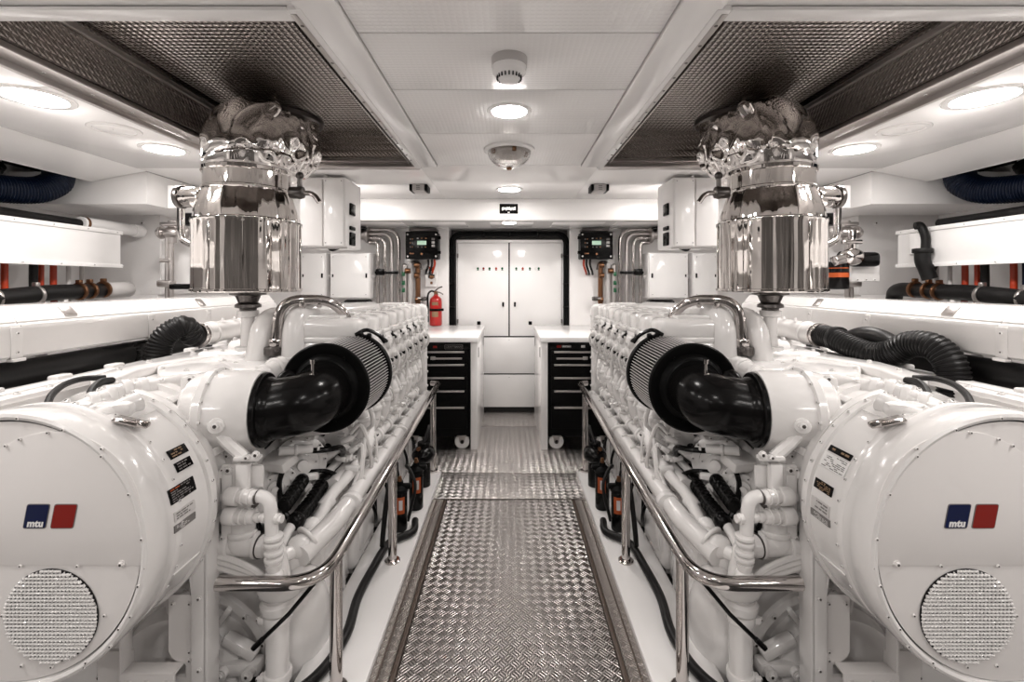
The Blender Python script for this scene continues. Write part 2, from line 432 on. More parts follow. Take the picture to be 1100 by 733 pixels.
# smoke detector
t = Thing('smoke_detector', 'white domed smoke detector on the embossed ceiling nearest the camera', 'smoke detector', (0, 1.66, Z0))
a = MB(); a.lathe([(0, .064), (-.028, .064), (-.031, .06)], (0,1.66,Z0), (0,0,1), 40); t.part('base', a, 'lgrey')
a = MB(); a.lathe([(-.031, .062), (-.05, .06), (-.058, .052), (-.062, .045), (-.078, .036), (-.085, .026), (-.087, .0001)], (0,1.66,Z0), (0,0,1), 40)
t.part('sensor_head', a, 'panel')
a = MB()
for k in range(20):
    an = 2*PI*k/20; a.box((.043*math.cos(an), 1.66+.043*math.sin(an), Z0-.0685), (.005, .005, .014), .001, rz=an, ry=0)
t.part('vent_slot', a, 'dark', label='ring of dark slots')
# glass dome
yd = 2.78
t = Thing('dome_lamp', 'clear glass dome fitting on the ceiling behind the walkway light', 'dome light', (0, yd, Z0))
a = MB(); a.lathe([(0, .152), (-.012, .152), (-.018, .142), (-.018, .128), (-.004, .122), (-.004, .0001)], (0,yd,Z0), (0,0,1), 48, cap=False); t.part('mounting_ring', a, 'panel')
a = MB(); a.lathe([(-.016, .13)]+[(-.016-.1*math.sin(q*PI/20), .13*math.cos(q*PI/20)+.0001) for q in range(1, 11)], (0,yd,Z0), (0,0,1), 40, cap=False)
a.lathe([(-.016, .126)]+[(-.016-.096*math.sin(q*PI/20), .126*math.cos(q*PI/20)+.0001) for q in range(1, 11)][::1], (0,yd,Z0), (0,0,1), 40, cap=False); t.part('glass_dome', a, 'glass')
a = MB(); a.lathe([(-.004,.1),(-.03,.095),(-.05,.07),(-.055,.0001)], (0,yd,Z0), (0,0,1), 32); t.part('reflector', a, 'lgrey')
for an in (.3, 1.2, 2.1, 3.6, 5.0):
    a = MB(); a.box((.105*math.cos(an), yd+.105*math.sin(an), Z0-.025), (.022,.022,.03), .004, rz=an); t.part('clip', a, 'brass')
a = MB(); a.cyl((0,yd,Z0-.112), (0,yd,Z0-.126), .018, .012); t.part('finial', a, 'brass')
# square alarms on the ceiling edge
for s, nm in ((-1,'left'), (1,'right')):
    x, y = s*.735, 3.83
    t = Thing('ceiling_alarm_box', f'small grey box with dark ends on the {nm} of the ceiling before the cross beam', 'alarm', (x, y, Z0))
    a = MB(); a.box((x, y, Z0-.03), (.10, .16, .06), .012); t.part('body', a, 'lgrey')
    for q in (-1, 1):
        a = MB(); a.box((x+q*.062, y, Z0-.028), (.022, .15, .052), .006); t.part('end_cap', a, 'bblk')
    a = MB()
    for q in (-.014, 0, .014): a.box((x, y-.0805, Z0-.03+q), (.03, .002, .006), .0)
    t.part('slot', a, 'grey')
# sign on the beam
t = Thing('beam_sign', 'small black sign with white lettering on the face of the cross beam', 'sign', (-.005, 4.44, 2.2))
cx, cz = (546.5-VX)*4.43/F, H-(224.5-VY)*4.43/F
a = MB(); a.box((cx, 4.432, cz-.003), (.205, .012, .125), .004); t.part('backing', a, 'panel')
a = MB(); a.box((cx, 4.425, cz), (.175, .01, .095), .006); t.part('plate', a, 'gblk')
a = MB(); random.seed(3); xx = -.066
while xx < .064:
    wd = random.choice((.008, .011, .014)); hh = random.uniform(.018, .040); a.box((cx+xx+wd/2, 4.4195, cz+random.uniform(-.004,.004)), (wd*.8, .002, hh), 0); xx += wd
a.box((cx, 4.4195, cz), (.13, .0018, .016), 0); a.box((cx-.0, 4.4195, cz-.034), (.02,.002,.008))
t.part('lettering', a, 'wht')
# ================================================================== engines
XC = -1.42; ZC = .735; R0 = .394; YF = 1.32           # axis and front face of the round end housing
GX = -1.36                                            # centre line of the engine
E = Thing('marine_engine', 'white marine engine on the left of the walkway, round end cover towards the camera', 'engine', (GX, 2.7, -.58))
def ring_bolts(mb, c, ax, R, n, r=.007, h=.006, m=1, a0=0., a1=2*PI):
    u, w_, nn = frame(ax)
    for k in range(n):
        a = a0+(a1-a0)*k/(n if abs(a1-a0-2*PI) < .01 else max(1, n-1))
        mb.bolt(Vector(c)+(u*math.cos(a)+w_*math.sin(a))*R, ax, r, h, m)
# --- end housing
a = MB(); Yp = (0, 1, 0)
a.lathe([(.012, R0-.022), (0, R0-.018), (-.004, R0-.009), (0, R0-.001), (.012, R0+.004), (.075, R0+.004), (.08, R0+.001), (.115, R0)], (XC, YF, ZC), Yp, 96, cap=False)
ang = 96; vs = []; fs = []
prof = [(.115, R0), (.12, R0+.0018), (.14, R0+.0018), (.145, R0), (.268, R0), (.272, R0+.010), (.30, R0+.010), (.304, R0-.02), (.31, R0-.045), (.33, R0-.05)]
def flat(v):                                          # the drum is cut away on top, where the pipes lie
    if v.y > YF+.13 and v.x < XC+.17: v.z = min(v.z, 1.06)
    return v
b = MB(); b.lathe(prof, (XC, YF, ZC), Yp, 96, cap=False)
a.add([flat(v.copy()) for v in b.v], b.f)
a.lathe([(.31, .345), (.36, .345), (.36, .30)], (XC, YF, ZC-.02), Yp, 64, cap=False)
# service hatch panel lines on the drum side
for th in (18, 28, 38, 48, 58, 68, 78, 88, 98, 108, 118):
    q = math.radians(th)
    a.bolt((XC+math.sin(q)*(R0+.002), YF+.137, ZC+math.cos(q)*(R0+.002)), (math.sin(q), 0, math.cos(q)), .005, .004, 1, False)
    a.bolt((XC+math.sin(q)*(R0+.010), YF+.286, ZC+math.cos(q)*(R0+.010)), (math.sin(q), 0, math.cos(q)), .006, .005, 1, False)
for th in (33, 113):
    q = math.radians(th); a.box((XC+math.sin(q)*R0, YF+.206, ZC+math.cos(q)*R0), (.008, .125, .004), .001, ry=q-PI/2)
E.part('end_housing', a, ['paint', 'dsteel'])
# --- end cover: grey disc with inner access plate
a = MB(); a.lathe([(.014, R0-.03), (.006, R0-.024), (.004, R0-.05), (.004, .0001)], (XC, YF, ZC), Yp, 96, cap=False)
for k in range(18):
    q = 2*PI*k/18+.1; a.bolt((XC+(R0-.012)*math.cos(q), YF-.002, ZC+(R0-.012)*math.sin(q)), (0,-1,0), .0055, .004, 1, False)
S = YF/F
def ff(px, py, dy=0.): return Vector(((px-VX)*S, YF+dy, H-(py-VY)*S))
for px, py in ((155, 611), (112, 662), (2, 662), (23, 716), (55, 717), (90, 717), (118, 695), (140, 663)): a.bolt(ff(px, py, .004), (0,-1,0), .005, .006, 1, False)
EC = E.part('end_cover', a, ['face', 'dsteel'])
# access plate outline: rounded top tangent to the rim, straight bottom seam
poly = []; ca = ff(57, 559); ra = 95*S
for k in range(41):
    q = PI*k/40*1.0; poly.append((ca.x+ra*math.cos(q), ca.z+ra*math.sin(q)))
zs = ff(0, 608).z; poly += [(ca.x-ra, zs), (ca.x+ra, zs)]
a = MB(); a.prism([(z, x) for x, z in poly], 'y', YF+.0055, YF-.0005) if False else None
n = len(poly); vs = [(x, YF+.005, z) for x, z in poly]+[(x, YF+.001, z) for x, z in poly]+[(ca.x+(x-ca.x)*.985, YF+.000, ca.z+(z-ca.z)*.985) for x, z in poly]
fs = [[i, (i+1) % n, n+(i+1) % n, n+i] for i in range(n)]+[[n+i, n+(i+1) % n, 2*n+(i+1) % n, 2*n+i] for i in range(n)]+[[2*n+i for i in range(n)]]
a.add(vs, fs)
for px, py in ((52, 465), (22, 472), (7, 479), (110, 482), (22.7, 608), (84, 608), (131, 606)):
    a.bolt(ff(px, py, .0), (0,-1,0), .0075 if px == 131 else .005, .008 if px == 131 else .005, 1, px == 131)
E.part('access_plate', a, ['face', 'dsteel'])
# --- ventilation grille, woven wavy wires over a dark opening
vc = ff(55, 662); rv = 50.5*S
a = MB(); a.lathe([(.0032, rv), (.0026, rv*.97), (.0026, .0001)], (vc.x, YF-.001, vc.z), Yp, 56, m=0, cap=False)
N = 26
for i in range(N):
    z = vc.z+rv*(2*(i+.5)/N-1); hw = math.sqrt(max(0, (rv*.985)**2-(z-vc.z)**2))
    if hw < .012: continue
    k = max(4, int(hw*2/.0034)); pts = [(vc.x-hw+2*hw*q/k, YF-.0035+.0021*math.sin((q*2*hw/k-hw)/.0108*2*PI+PI*(i % 2)), z+.0012*math.sin((q*2*hw/k-hw)/.0108*2*PI)) for q in range(k+1)]
    a.tube(pts, .0034, 6, 1)
for i in range(24):
    x = vc.x+rv*(2*(i+.5)/24-1); hh = math.sqrt(max(0, (rv*.985)**2-(x-vc.x)**2))
    if hh > .012: a.tube([(x, YF-.002, vc.z-hh), (x, YF-.002, vc.z+hh)], .0020, 5, 1)
E.part('vent_grille', a, ['dark', 'paint'])
# --- labels on the drum side (patches bent to the drum)
def drum_label(mb, y0, y1, t0, t1, m, lift, sk=0., s=1):
    """t in degrees from the top towards the walkway; sk skews the patch"""
    vs = []; fs = []; n = 6
    for i in range(n+1):
        q = math.radians(t0+(t1-t0)*i/n)
        for y in (y0, y1): vs.append((s*(XC+math.sin(q)*(R0+lift)), y, ZC+math.cos(q)*(R0+lift)))
    for i in range(n): fs.append([2*i, 2*i+1, 2*i+3, 2*i+2])
    k = len(vs)
    for i in range(n+1):
        q = math.radians(t0+(t1-t0)*i/n)
        for y in (y0, y1): vs.append((s*(XC+math.sin(q)*(R0-.001)), y, ZC+math.cos(q)*(R0-.001)))
    for i in range(n): fs += [[2*i, 2*i+2, k+2*i+2, k+2*i], [2*i+1, k+2*i+1, k+2*i+3, 2*i+3]]
    fs += [[0, k, k+1, 1], [2*n, 2*n+1, k+2*n+1, k+2*n]]
    mb.add(vs, fs, m)
def print_rows(mb, y0, y1, t0, t1, rows, m, lift, s, seed, fill=.8, m2=None):
    rnd = random.Random(seed); dt = (t1-t0)/(rows+.6)
    for i in range(rows):
        ta = t0+dt*(.5+i); y = y0+.008
        end = y1-.008-(y1-y0)*rnd.uniform(0, .3)
        while y < end:
            wd = rnd.uniform(.006, .022)
            if rnd.random() < fill: drum_label(mb, y, min(y+wd, end), ta, ta+dt*.5, (m2 if m2 is not None and i == 0 and y < y0+.04 else m), lift, 0, s)
            y += wd+.004
def drum_pt(px, py):
    """where the line of sight through the pixel meets the drum: (y, degrees from the top)"""
    d = Vector(((px-VX)/F, 1, -(py-VY)/F)); A = d.x**2+d.z**2; B = 2*(d.x*-XC+d.z*(H-ZC)); CC = XC**2+(H-ZC)**2-R0**2
    D = B*B-4*A*CC
    if D < 0: D = 0
    y = (-B-math.sqrt(D))/(2*A); p = d*y
    return y, math.degrees(math.atan2(p.x-XC, p.z+H-ZC))
E_labels = []
def plate(px0, py0, px1, py1, body, prn, rows, seed, label, s=1, m2=None):
    """a data plate given by its upper outer corner and lower inner corner in the picture"""
    (y0, t0), (y1, t1) = drum_pt(px0, py0), drum_pt(px1, py1)
    a = MB(); drum_label(a, y0, y1, t0, t1, 0, .0036, 0, s); print_rows(a, y0, y1, t0, t1, rows, 1, .0043, s, seed, m2=2 if m2 else None)
    return a, [body, prn]+([m2] if m2 else []), label
for args in ((178, 486, 202, 485, 'gblk', 'tan', 3, 11, 'black data plate with tan print, topmost'),
             (186, 499, 207, 499, 'gblk', 'grey', 3, 12, 'small black data plate with grey print'),
             (179, 528, 210, 526, 'gblk', 'grey', 6, 13, 'largest black data plate with an orange heading'),
             (186, 552, 209, 546, 'lgrey', 'grey', 3, 14, 'white data plate with dark print'),
             (186.5, 566, 209, 557, 'grey', 'lgrey', 4, 15, 'dark grey data plate, lowest')):
    E_labels.append(args)
LG = []                                               # parts that are not mirrored
def put_labels(T, s, items):
    for (px0, py0, px1, py1, body, prn, rows, seed, label) in items:
        (y0, t0), (y1, t1) = drum_pt(px0, py0), drum_pt(px1, py1)
        ar = MB(); drum_label(ar, y0, y1, t0, t1, 0, .0036, 0, s)
        print_rows(ar, y0, y1, t0, t1, rows, 1, .0043, s, seed, m2=2 if seed == 13 else None)
        T.part('data_plate', ar, [body, prn, 'orl'], label=label)
# --- the badge on the end cover
def badge(T, s, pxl):
    yb = YF-.0012
    for px0, mat, nm in ((pxl, 'blue', 'blue slanted badge reading mtu'), (pxl+29.5, 'redl', 'red slanted badge')):
        p0 = ff(px0, 541.5); p0.x = p0.x; w_, h_, sh = 25.0*S, 26.5*S, 5.0*S
        def pg(d, y):
            base = [(0, -h_), (w_, -h_), (w_+sh, 0), (sh, 0)]; r = .007-d*.5
            cs = [Vector((p0.x+x, 0, p0.z+z)) for x, z in base]; c = sum(cs, Vector())/4; out = []
            cs = [q+(c-q).normalized()*d*1.4 for q in cs]
            for i in range(4):
                A, B, D = cs[i-1], cs[i], cs[(i+1) % 4]
                P0, P1 = B+(A-B).normalized()*r, B+(D-B).normalized()*r
                for k in range(6):
                    t = k/5; q = P0*(1-t)**2+B*2*t*(1-t)+P1*t*t; out.append((q.x, y, q.z))
            return out
        a = MB()
        for d, y, mi in ((0, yb, 1), (.0022, yb-.0006, 0)):
            o1 = pg(d, y+.0012); o2 = pg(d, y); n = len(o1)
            a.add(o1+o2, [[i, (i+1) % n, n+(i+1) % n, n+i] for i in range(n)]+[[n+i for i in range(n)]], mi)
        if mat == 'blue':
            add_text(a, 'mtu', .0275, (p0.x+.036, yb-.0010, p0.z-h_+.0145), (1,0,0), (0,0,1), 2, shear=.18, bold=.0010, space=1.06)
        T.part('badge', a, [mat, 'grey', 'wht'], label=nm)
# ------------------------------------------------------------------ support post, gusset and bracket plate under the drum
a = MB(); yb = 1.62
a.prism([(yb, -1.105), (yb, -1.055), (yb+.05, -1.055), (yb+.05, -1.105)][::1] and [(-.58, -1.105), (.655, -1.105), (.655, -1.055), (-.58, -1.055)], 'y', yb, yb+.012) if False else None
a.bx((-1.108, yb, -.58), (-1.056, yb+.012, .655), .003); a.bx((-1.064, yb, -.58), (-1.052, yb+.07, .655), .003)
a.add([(-1.105, yb, .64), (-1.22, yb, .52), (-1.20, yb, .49), (-1.105, yb, .20), (-1.105, yb+.012, .64), (-1.22, yb+.012, .52), (-1.20, yb+.012, .49), (-1.105, yb+.012, .20)][:0], [])
a.prism([(.655, -1.10), (.655, -1.17), (.60, -1.22), (.56, -1.22), (.60, -1.13), (.40, -1.105)], 'y', yb, yb+.012)
for z in (.62, .40, .15, .08): a.bolt((-1.08, yb, z), (0,-1,0), .008, .006, 1)
E.part('support_post', a, ['paint', 'dsteel'])
a = MB(); y = 1.64
a.prism([(-.58, -1.11), (.39, -1.11), (.40, -1.125), (.40, -1.185), (.39, -1.20), (.20, -1.20), (.18, -1.19), (.165, -1.17), (.155, -1.14), (.11, -1.14), (.11, -1.33), (.20, -1.33), (.20, -1.45), (-.58, -1.45)], 'y', y, y+.014)
a.bx((-1.325, y-.05, .155), (-1.145, y, .165), .003); a.bx((-1.335, y-.05, .155), (-1.325, y, .32), .003); a.bx((-1.335, y-.05, .095), (-1.145, y-.04, .16), .004)
for x in (-1.30, -1.24, -1.17): a.cyl((x, y-.0515, .125), (x, y-.049, .125), .014, seg=20, m=2); a.lathe([(0,.018),(.003,.018),(.003,.014)], (x, y-.0515, .125), (0,-1,0), 20, 0, cap=False)
for p in ((-1.125, .37), (-1.185, .37), (-1.125, .2), (-1.125, .17), (-1.125, .02), (-1.30, .03)): a.bolt((p[0], y, p[1]), (0,-1,0), .007, .006, 1)
E.part('mounting_bracket', a, ['face', 'dsteel', 'dark'])
# ------------------------------------------------------------------ lower round gear housing behind the post
a = MB(); gc = (-1.26, 1.82, -.03)
a.lathe([(.10, .36), (0, .355), (-.012, .345), (-.012, .315), (.01, .305), (.015, .27), (-.05, .25), (-.07, .20), (-.07, .10), (-.10, .09), (-.05, .0001)], gc, (0,1,0), 72, cap=False)
for k in range(16):
    q = 2*PI*k/16; a.bolt((gc[0]+.33*math.cos(q), gc[1]-.012, gc[2]+.33*math.sin(q)), (0,-1,0), .010, .010, 1)
for k in range(8):
    q = 2*PI*k/8+.2; a.box((gc[0]+.285*math.cos(q), gc[1]-.012, gc[2]+.285*math.sin(q)), (.075, .03, .022), .006, ry=-q)
E.part('gear_housing', a, ['paint', 'dsteel'])
a = MB(); a.bx((-1.12, 1.74, .02), (-.94, 1.80, .07), .012); a.box((-1.02, 1.77, .12), (.14, .05, .04), .012, ry=.5); a.box((-1.05, 1.77, -.06), (.05, .05, .14), .012)
a.cyl((-1.07, 1.72, .045), (-1.07, 1.76, .045), .022); a.cyl((-.97, 1.72, .045), (-.97, 1.76, .045), .022); a.bolt((-1.07, 1.72, .045), (0,-1,0), .011, .008, 1); a.bolt((-.97, 1.72, .045), (0,-1,0), .011, .008, 1)
E.part('lifting_bracket', a, ['paint', 'dsteel'])
# ------------------------------------------------------------------ crankcase, oil pan
a = MB()
prof_ = [(-1.86, -.42), (-1.86, .40), (-1.88, .60), (-1.9, .82), (-1.84, 1.0), (-1.62, 1.03), (-1.12, 1.03), (-1.06, .97), (-1.06, .80), (-1.0, .60), (-.86, .50), (-.84, .05), (-.86, -.42)]
a.prism([(z, x) for x, z in prof_], 'y', 1.92, 4.02)
for k in range(9): a.bx((-.86, 1.98+k*.235, -.40), (-.825, 2.0+k*.235, .48), .006)
a.bx((-.87, 1.95, .44), (-.80, 4.0, .50), .01); a.bx((-.88, 1.95, -.12), (-.815, 4.0, -.085), .008)
for k in range(28): a.bolt((-.80, 2.0+k*.072, .47), (1,0,0), .008, .007, 1)
for k in range(28): a.bolt((-.815, 2.0+k*.072, -.10), (1,0,0), .007, .006, 1)
E.part('crankcase', a, ['paint', 'dsteel'])
for k in range(4):                                    # bulging inspection covers
    y = 2.13+k*.47
    a = MB(); a.box((-.835, y, .2), (.07, .36, .42), .06, seg=3); a.box((-.81, y, .2), (.05, .24, .28), .05, seg=3)
    for q in range(4):
        for z in (.02, .38): a.bolt((-.802, y-.135+q*.09, z), (1,0,.2 if z > .2 else -.2), .008, .007, 1)
    E.part('inspection_cover', a, ['paint', 'dsteel'])
a = MB(); a.box((-.86, 1.94, .12), (.12, .26, .56), .09, seg=4); a.ball((-.86, 1.93, .05), .2, (.55, .8, 1.3)); E.part('pump_casing', a, 'paint')
# ------------------------------------------------------------------ cylinder heads along the walkway
Y0, PITCH, NC = 2.30, .213, 8
def headset(k):
    y = Y0+PITCH*(k+.5); hw = PITCH*.47
    a = MB(); a.box((-.90, y, 1.08), (.34, hw*2, .27), .03, seg=3); a.box((-.765, y, 1.10), (.09, hw*1.5, .19), .035, seg=3)
    a.cyl((-.76, y-.045, 1.14), (-.705, y-.045, 1.14), .034, bev=.006); a.cyl((-.76, y+.05, 1.07), (-.70, y+.05, 1.07), .026, bev=.005)
    for dy in (-.075, .075):
        for z in (1.0, 1.16): a.bolt((-.725, y+dy, z), (1,0,0), .0085, .009, 1)
    a.bolt((-.705, y-.045, 1.14), (1,0,0), .012, .008, 1); a.bolt((-.70, y+.05, 1.07), (1,0,0), .010, .008, 1)
    E.part('cylinder_head', a, ['paint', 'dsteel'])
    a = MB(); a.box((-.93, y, 1.262), (.36, hw*1.96, .115), .035, seg=3); a.box((-.93, y, 1.215), (.39, hw*2.02, .028), .008); a.box((-.95, y, 1.325), (.20, hw*1.2, .02), .008)
    for dy in (-.078, .078):
        for x in (-.755, -.93, -1.1): a.bolt((x, y+dy, 1.23), (0,0,1), .009, .012, 1)
    E.part('valve_cover', a, ['paint', 'dsteel'])
    a = MB()                                          # intake port with flange, and curved exhaust neck under it
    a.box((-.86, y, .955), (.26, .14, .07), .02, seg=3); a.box((-.745, y, .95), (.03, .15, .10), .01)
    a.tube(cat([(-.98, y+.03, .90), (-.86, y+.03, .885), (-.775, y+.025, .83), (-.765, y+.02, .74), (-.80, y+.015, .67), (-.90, y+.015, .62)], 6), .036, 14)
    a.cyl((-.768, y+.022, .80), (-.765, y+.021, .775), .046, bev=.005); a.cyl((-.79, y+.016, .70), (-.80, y+.015, .68), .046, bev=.005)
    a.box((-.87, y-.058, .76), (.14, .085, .19), .028, seg=3); a.cyl((-.81, y-.058, .79), (-.775, y-.058, .79), .034, bev=.006); a.cyl((-.81, y-.058, .705), (-.785, y-.058, .705), .024, bev=.005)
    a.bolt((-.775, y-.058, .79), (1,0,0), .014, .010, 1); a.bolt((-.785, y-.058, .705), (1,0,0), .011, .010, 1); a.box((-.86, y+.0, .62), (.12, .17, .03), .008)
    for dy in (-.055, .055):
        for z in (.92, .98): a.bolt((-.73, y+dy, z), (1,0,0), .009, .010, 1)
    E.part('port_elbow', a, ['paint', 'dsteel'])
    a = MB()                                          # injector body with its bent pipes
    yy = y+PITCH*.5
    a.cyl((-.80, yy, .90), (-.745, yy, .80), .024, .018, bev=.003); a.cyl((-.745, yy, .80), (-.735, yy, .775), .013); a.bolt((-.80, yy, .905), (-.4,0,1), .012, .012, 1)
    a.tube(cat([(-.765, yy, .93), (-.70, yy-.03, .97), (-.685, yy-.05, 1.05), (-.735, yy-.055, 1.10)], 5), .0085, 8)
    E.part('injector', a, ['paint', 'dsteel'])
    a = MB(); a.tube(cat([(-.76, yy+.03, 1.175), (-.72, yy+.0, 1.16), (-.74, yy-.06, 1.185), (-.75, yy-.12, 1.17)], 5), .011, 8)  # black cable and blocks added to stand for shade between the heads
    a.box((-.745, yy-.02, 1.185), (.03, .035, .03), .005); a.box((-.765, y, 1.20), (.03,.06,.022), .004)
    a.tube(cat([(-.83, yy, .74), (-.80, yy+.05, .68), (-.84, yy+.1, .64), (-.83, yy+.16, .60)], 5), .012, 8)
    if k < NC-1: E.part('cable', a, 'gblk', label='added black cable standing for shade between the heads')
for k in range(NC): headset(k)
for k in range(5):                                    # heads of the outer bank
    y = 2.95+PITCH*(k+.5)
    a = MB(); a.box((-1.74, y, 1.06), (.32, PITCH*.95, .14), .03); a.box((-1.74, y, 1.12), (.30, PITCH*.92, .04), .015, seg=3)
    E.part('valve_cover', a, 'paint')
# rounded covers along the top, inside edge, and between the banks
a = MB(); a.bx((-1.10, 2.45, 1.03), (-1.62, 4.02, 1.10), .02)
for k in range(6): a.box((-1.36, 2.62+k*.25, 1.14), (.36, .21, .10), .04, seg=3)
for k in range(6):
    for x in (-1.22, -1.5): a.bolt((x, 2.55+k*.25, 1.19), (0,0,1), .010, .012, 1)
E.part('top_casting', a, ['paint', 'dsteel'])
a = MB(); a.box((-.90, 4.0, 1.16), (.40, .10, .32), .05, seg=3); a.box((-.83, 4.03, .72), (.24, .08, .62), .04, seg=3); a.box((-1.4, 4.03, .7), (1.1, .05, .75), .03)
ring_bolts(a, (-.72, 4.0, .95), (1, 0, 0), .035, 6, .008, .008, 1)
for z in (.5, .62, .74, .86, .98, 1.1, 1.22): a.bolt((-.705, 3.995, z), (1,0,0), .010, .010, 1)
E.part('rear_gear_case', a, ['paint', 'dsteel'])
a = MB()                                              # fuel rail along the heads
a.tube([(-.735, 2.32, 1.015), (-.735, 4.0, 1.015)], .020, 12)
for k in range(NC*2): a.cyl((-.735, 2.36+k*PITCH/2, 1.015), (-.735, 2.385+k*PITCH/2, 1.015), .028, seg=12, bev=.004)
E.part('fuel_rail', a, 'paint')
a = MB(); a.tube([(-.80, 2.1, .58), (-.80, 3.98, .58)], .036, 14)
for k in range(NC): a.cyl((-.80, 2.36+k*PITCH, .58), (-.80, 2.40+k*PITCH, .58), .047, seg=14, bev=.005); a.cyl((-.80, 2.42+k*PITCH, .58), (-.80, 2.42+k*PITCH, .68), .022, seg=12)
E.part('water_manifold', a, 'paint')
# fat lubricating oil pipe beside the rail
a = MB(); pr = bend([P(322,598,1.74), P(338,582,1.82), (-.716, 1.93, .515), (-.712, 4.0, .535)], .06)
a.tube(pr, .041, 16); a.cyl((-.704, 2.05, .517), (-.704, 2.09, .517), .052, seg=18, bev=.005); a.cyl((-.702, 3.0, .524), (-.702, 3.04, .524), .052, seg=18, bev=.005)
for k in range(9): a.box((-.735, 2.25+k*.2, .545), (.09, .022, .05), .006); a.bolt((-.71, 2.25+k*.2, .572), (0,0,1), .009, .010, 1)
E.part('oil_pipe', a, ['paint', 'dsteel'])
a = MB(); pr = cat([P(398,455,2.55), P(395,475,2.42), P(378,506,2.22), P(357,531,2.06), P(343,558,1.94), P(325,585,1.80), P(303,598,1.70)], 7)
a.tube(pr, .026, 14); q = P(394,477,2.42); a.cyl(q+V(0,.03,.01), q-V(0,.03,.01), .036, bev=.004); q = P(351,541,2.02); a.cyl(q+V(.01,.02,.012), q-V(.01,.02,.012), .033, bev=.004)
E.part('coolant_pipe', a, 'paint')
a = MB(); pr = cat([P(352,555,1.98), P(338,575,1.9), P(322,590,1.8), P(305,600,1.72)], 6); a.tube(pr, .014, 10)
pr = cat([P(385,462,2.6), P(366,492,2.32), P(340,522,2.1), P(315,562,1.86), P(299,590,1.72)], 7); a.tube(pr, .020, 12)
E.part('return_pipe', a, 'paint')
def ribbed(L, i, n): return .030+.003*(1 if int(L/.012) % 2 else 0)
a = MB(); a.tube(dens([P(349,516,2.14), P(334,540,1.99), P(317,561,1.86)], .004), .03, 16, rf=ribbed)
for px, py, Y in ((349,516,2.13), (318,560,1.865)): a.ball(P(px,py,Y), .036)
E.part('sleeve', a, 'gblk', label='black ribbed sleeve')
a = MB(); a.tube(dens([P(324,517,2.02), P(314,532,1.94), P(305,544,1.87)], .004), .03, 16, rf=lambda L, i, n: .027+.004*(1 if int(L/.015) % 2 else 0)); a.ball(P(324,517,2.02), .031)
E.part('sleeve', a, 'gblk', label='short black ribbed sleeve')
a = MB(); a.tube(dens([P(388,462,2.62), P(372,488,2.4), P(352,512,2.18)], .005), .02, 12, rf=lambda L, i, n: .014+.005*(1 if int(L/.05) % 2 else 0)); E.part('hose', a, 'gblk', label='thin black hose')
a = MB(); a.tube(cat([P(296,566,1.76), P(288,575,1.74), P(282,568,1.73), P(279,556,1.74)], 6), .017, 10); E.part('hose', a, 'gblk')
# small white wiring along the side
a = MB()
for d in range(5):
    o = V(.012*d, .02*d, .01*(d % 2)); a.tube(cat([P(300,470,2.1)+o, P(322,476,2.2)+o, P(345,484,2.3)+o, P(372,478,2.5)+o, P(392,470,2.65)+o], 6), .010, 8)
a.tube(cat([P(268,500,1.95), P(290,492,2.05), P(310,475,2.15), P(320,470,2.2)], 6), .012, 8)
E.part('wiring', a, 'lgrey')
# round pump castings under the air filter
def pump(c, d, R, L):
    a = MB(); d = Vector(d).normalized(); n0 = -L
    a.lathe([(-L, R*.75), (-L*.75, R*.95), (-L*.45, R), (-.02, R), (-.018, R*1.14), (0, R*1.14), (.004, R*1.06), (.006, R*.80), (.03, R*.74), (.034, R*.45), (.06, R*.42), (.064, R*.25), (.085, R*.22), (.088, .0001)], c, d, 40, cap=False)
    ring_bolts(a, c, d, R*1.04, 10, .008, .010, 1); ring_bolts(a, c+d*.03, d, R*.6, 6, .006, .008, 1)
    u, w_, _ = frame(d)
    for k in range(6): q = 2*PI*k/6+.3; a.box(c-d*L*.3+(u*math.cos(q)+w_*math.sin(q))*R, (.03, .05, .03), .008, rz=q)
    E.part('pump_casing', a, ['paint', 'dsteel'])
pump(P(322, 498, 2.12), (.55, -.80, .18), .105, .22)
pump(P(297, 522, 2.0), (.4, -.9, .1), .075, .2)
pump(P(352, 487, 2.4), (.7, -.7, .1), .085, .2)
a = MB(); a.box(P(300,480,2.2), (.2, .16, .14), .03, rz=.5, seg=3); a.box(P(335,470,2.4), (.16, .2, .12), .03, rz=.3, seg=3)
a.tube(bend([P(300,470,2.12), P(325,462,2.2), P(345,470,2.35), P(362,482,2.4)], .08), .028, 14); a.cyl(P(312,466,2.16), P(318,464,2.18), .04, bev=.004)
a.box(P(285,545,1.92), (.1,.12,.1), .02, rz=.4); a.box(P(340,545,2.05), (.06,.1,.08), .015, rz=.6)
E.part('pump_bracket', a, 'paint')
a = MB()  # added black wiring, stands in for shade in the crevices below the filter
for o in (0, .018): a.tube(cat([P(280,485,2.0)+V(o,0,o), P(300,468,2.08)+V(o,0,o), P(330,462,2.2)+V(0,0,o), P(360,470,2.4)+V(0,0,o), P(385,462,2.6)+V(0,0,o)], 6), .009, 8)
a.tube(cat([P(306,500,2.0), P(300,520,1.95), P(304,545,1.9), P(315,565,1.88)], 6), .011, 8)
a.box(P(300,498,2.0), (.05,.05,.05), .01); a.box(P(372,470,2.5), (.06,.08,.05), .012)
E.part('wiring', a, 'gblk', label='added black wiring loom standing for shaded crevices')
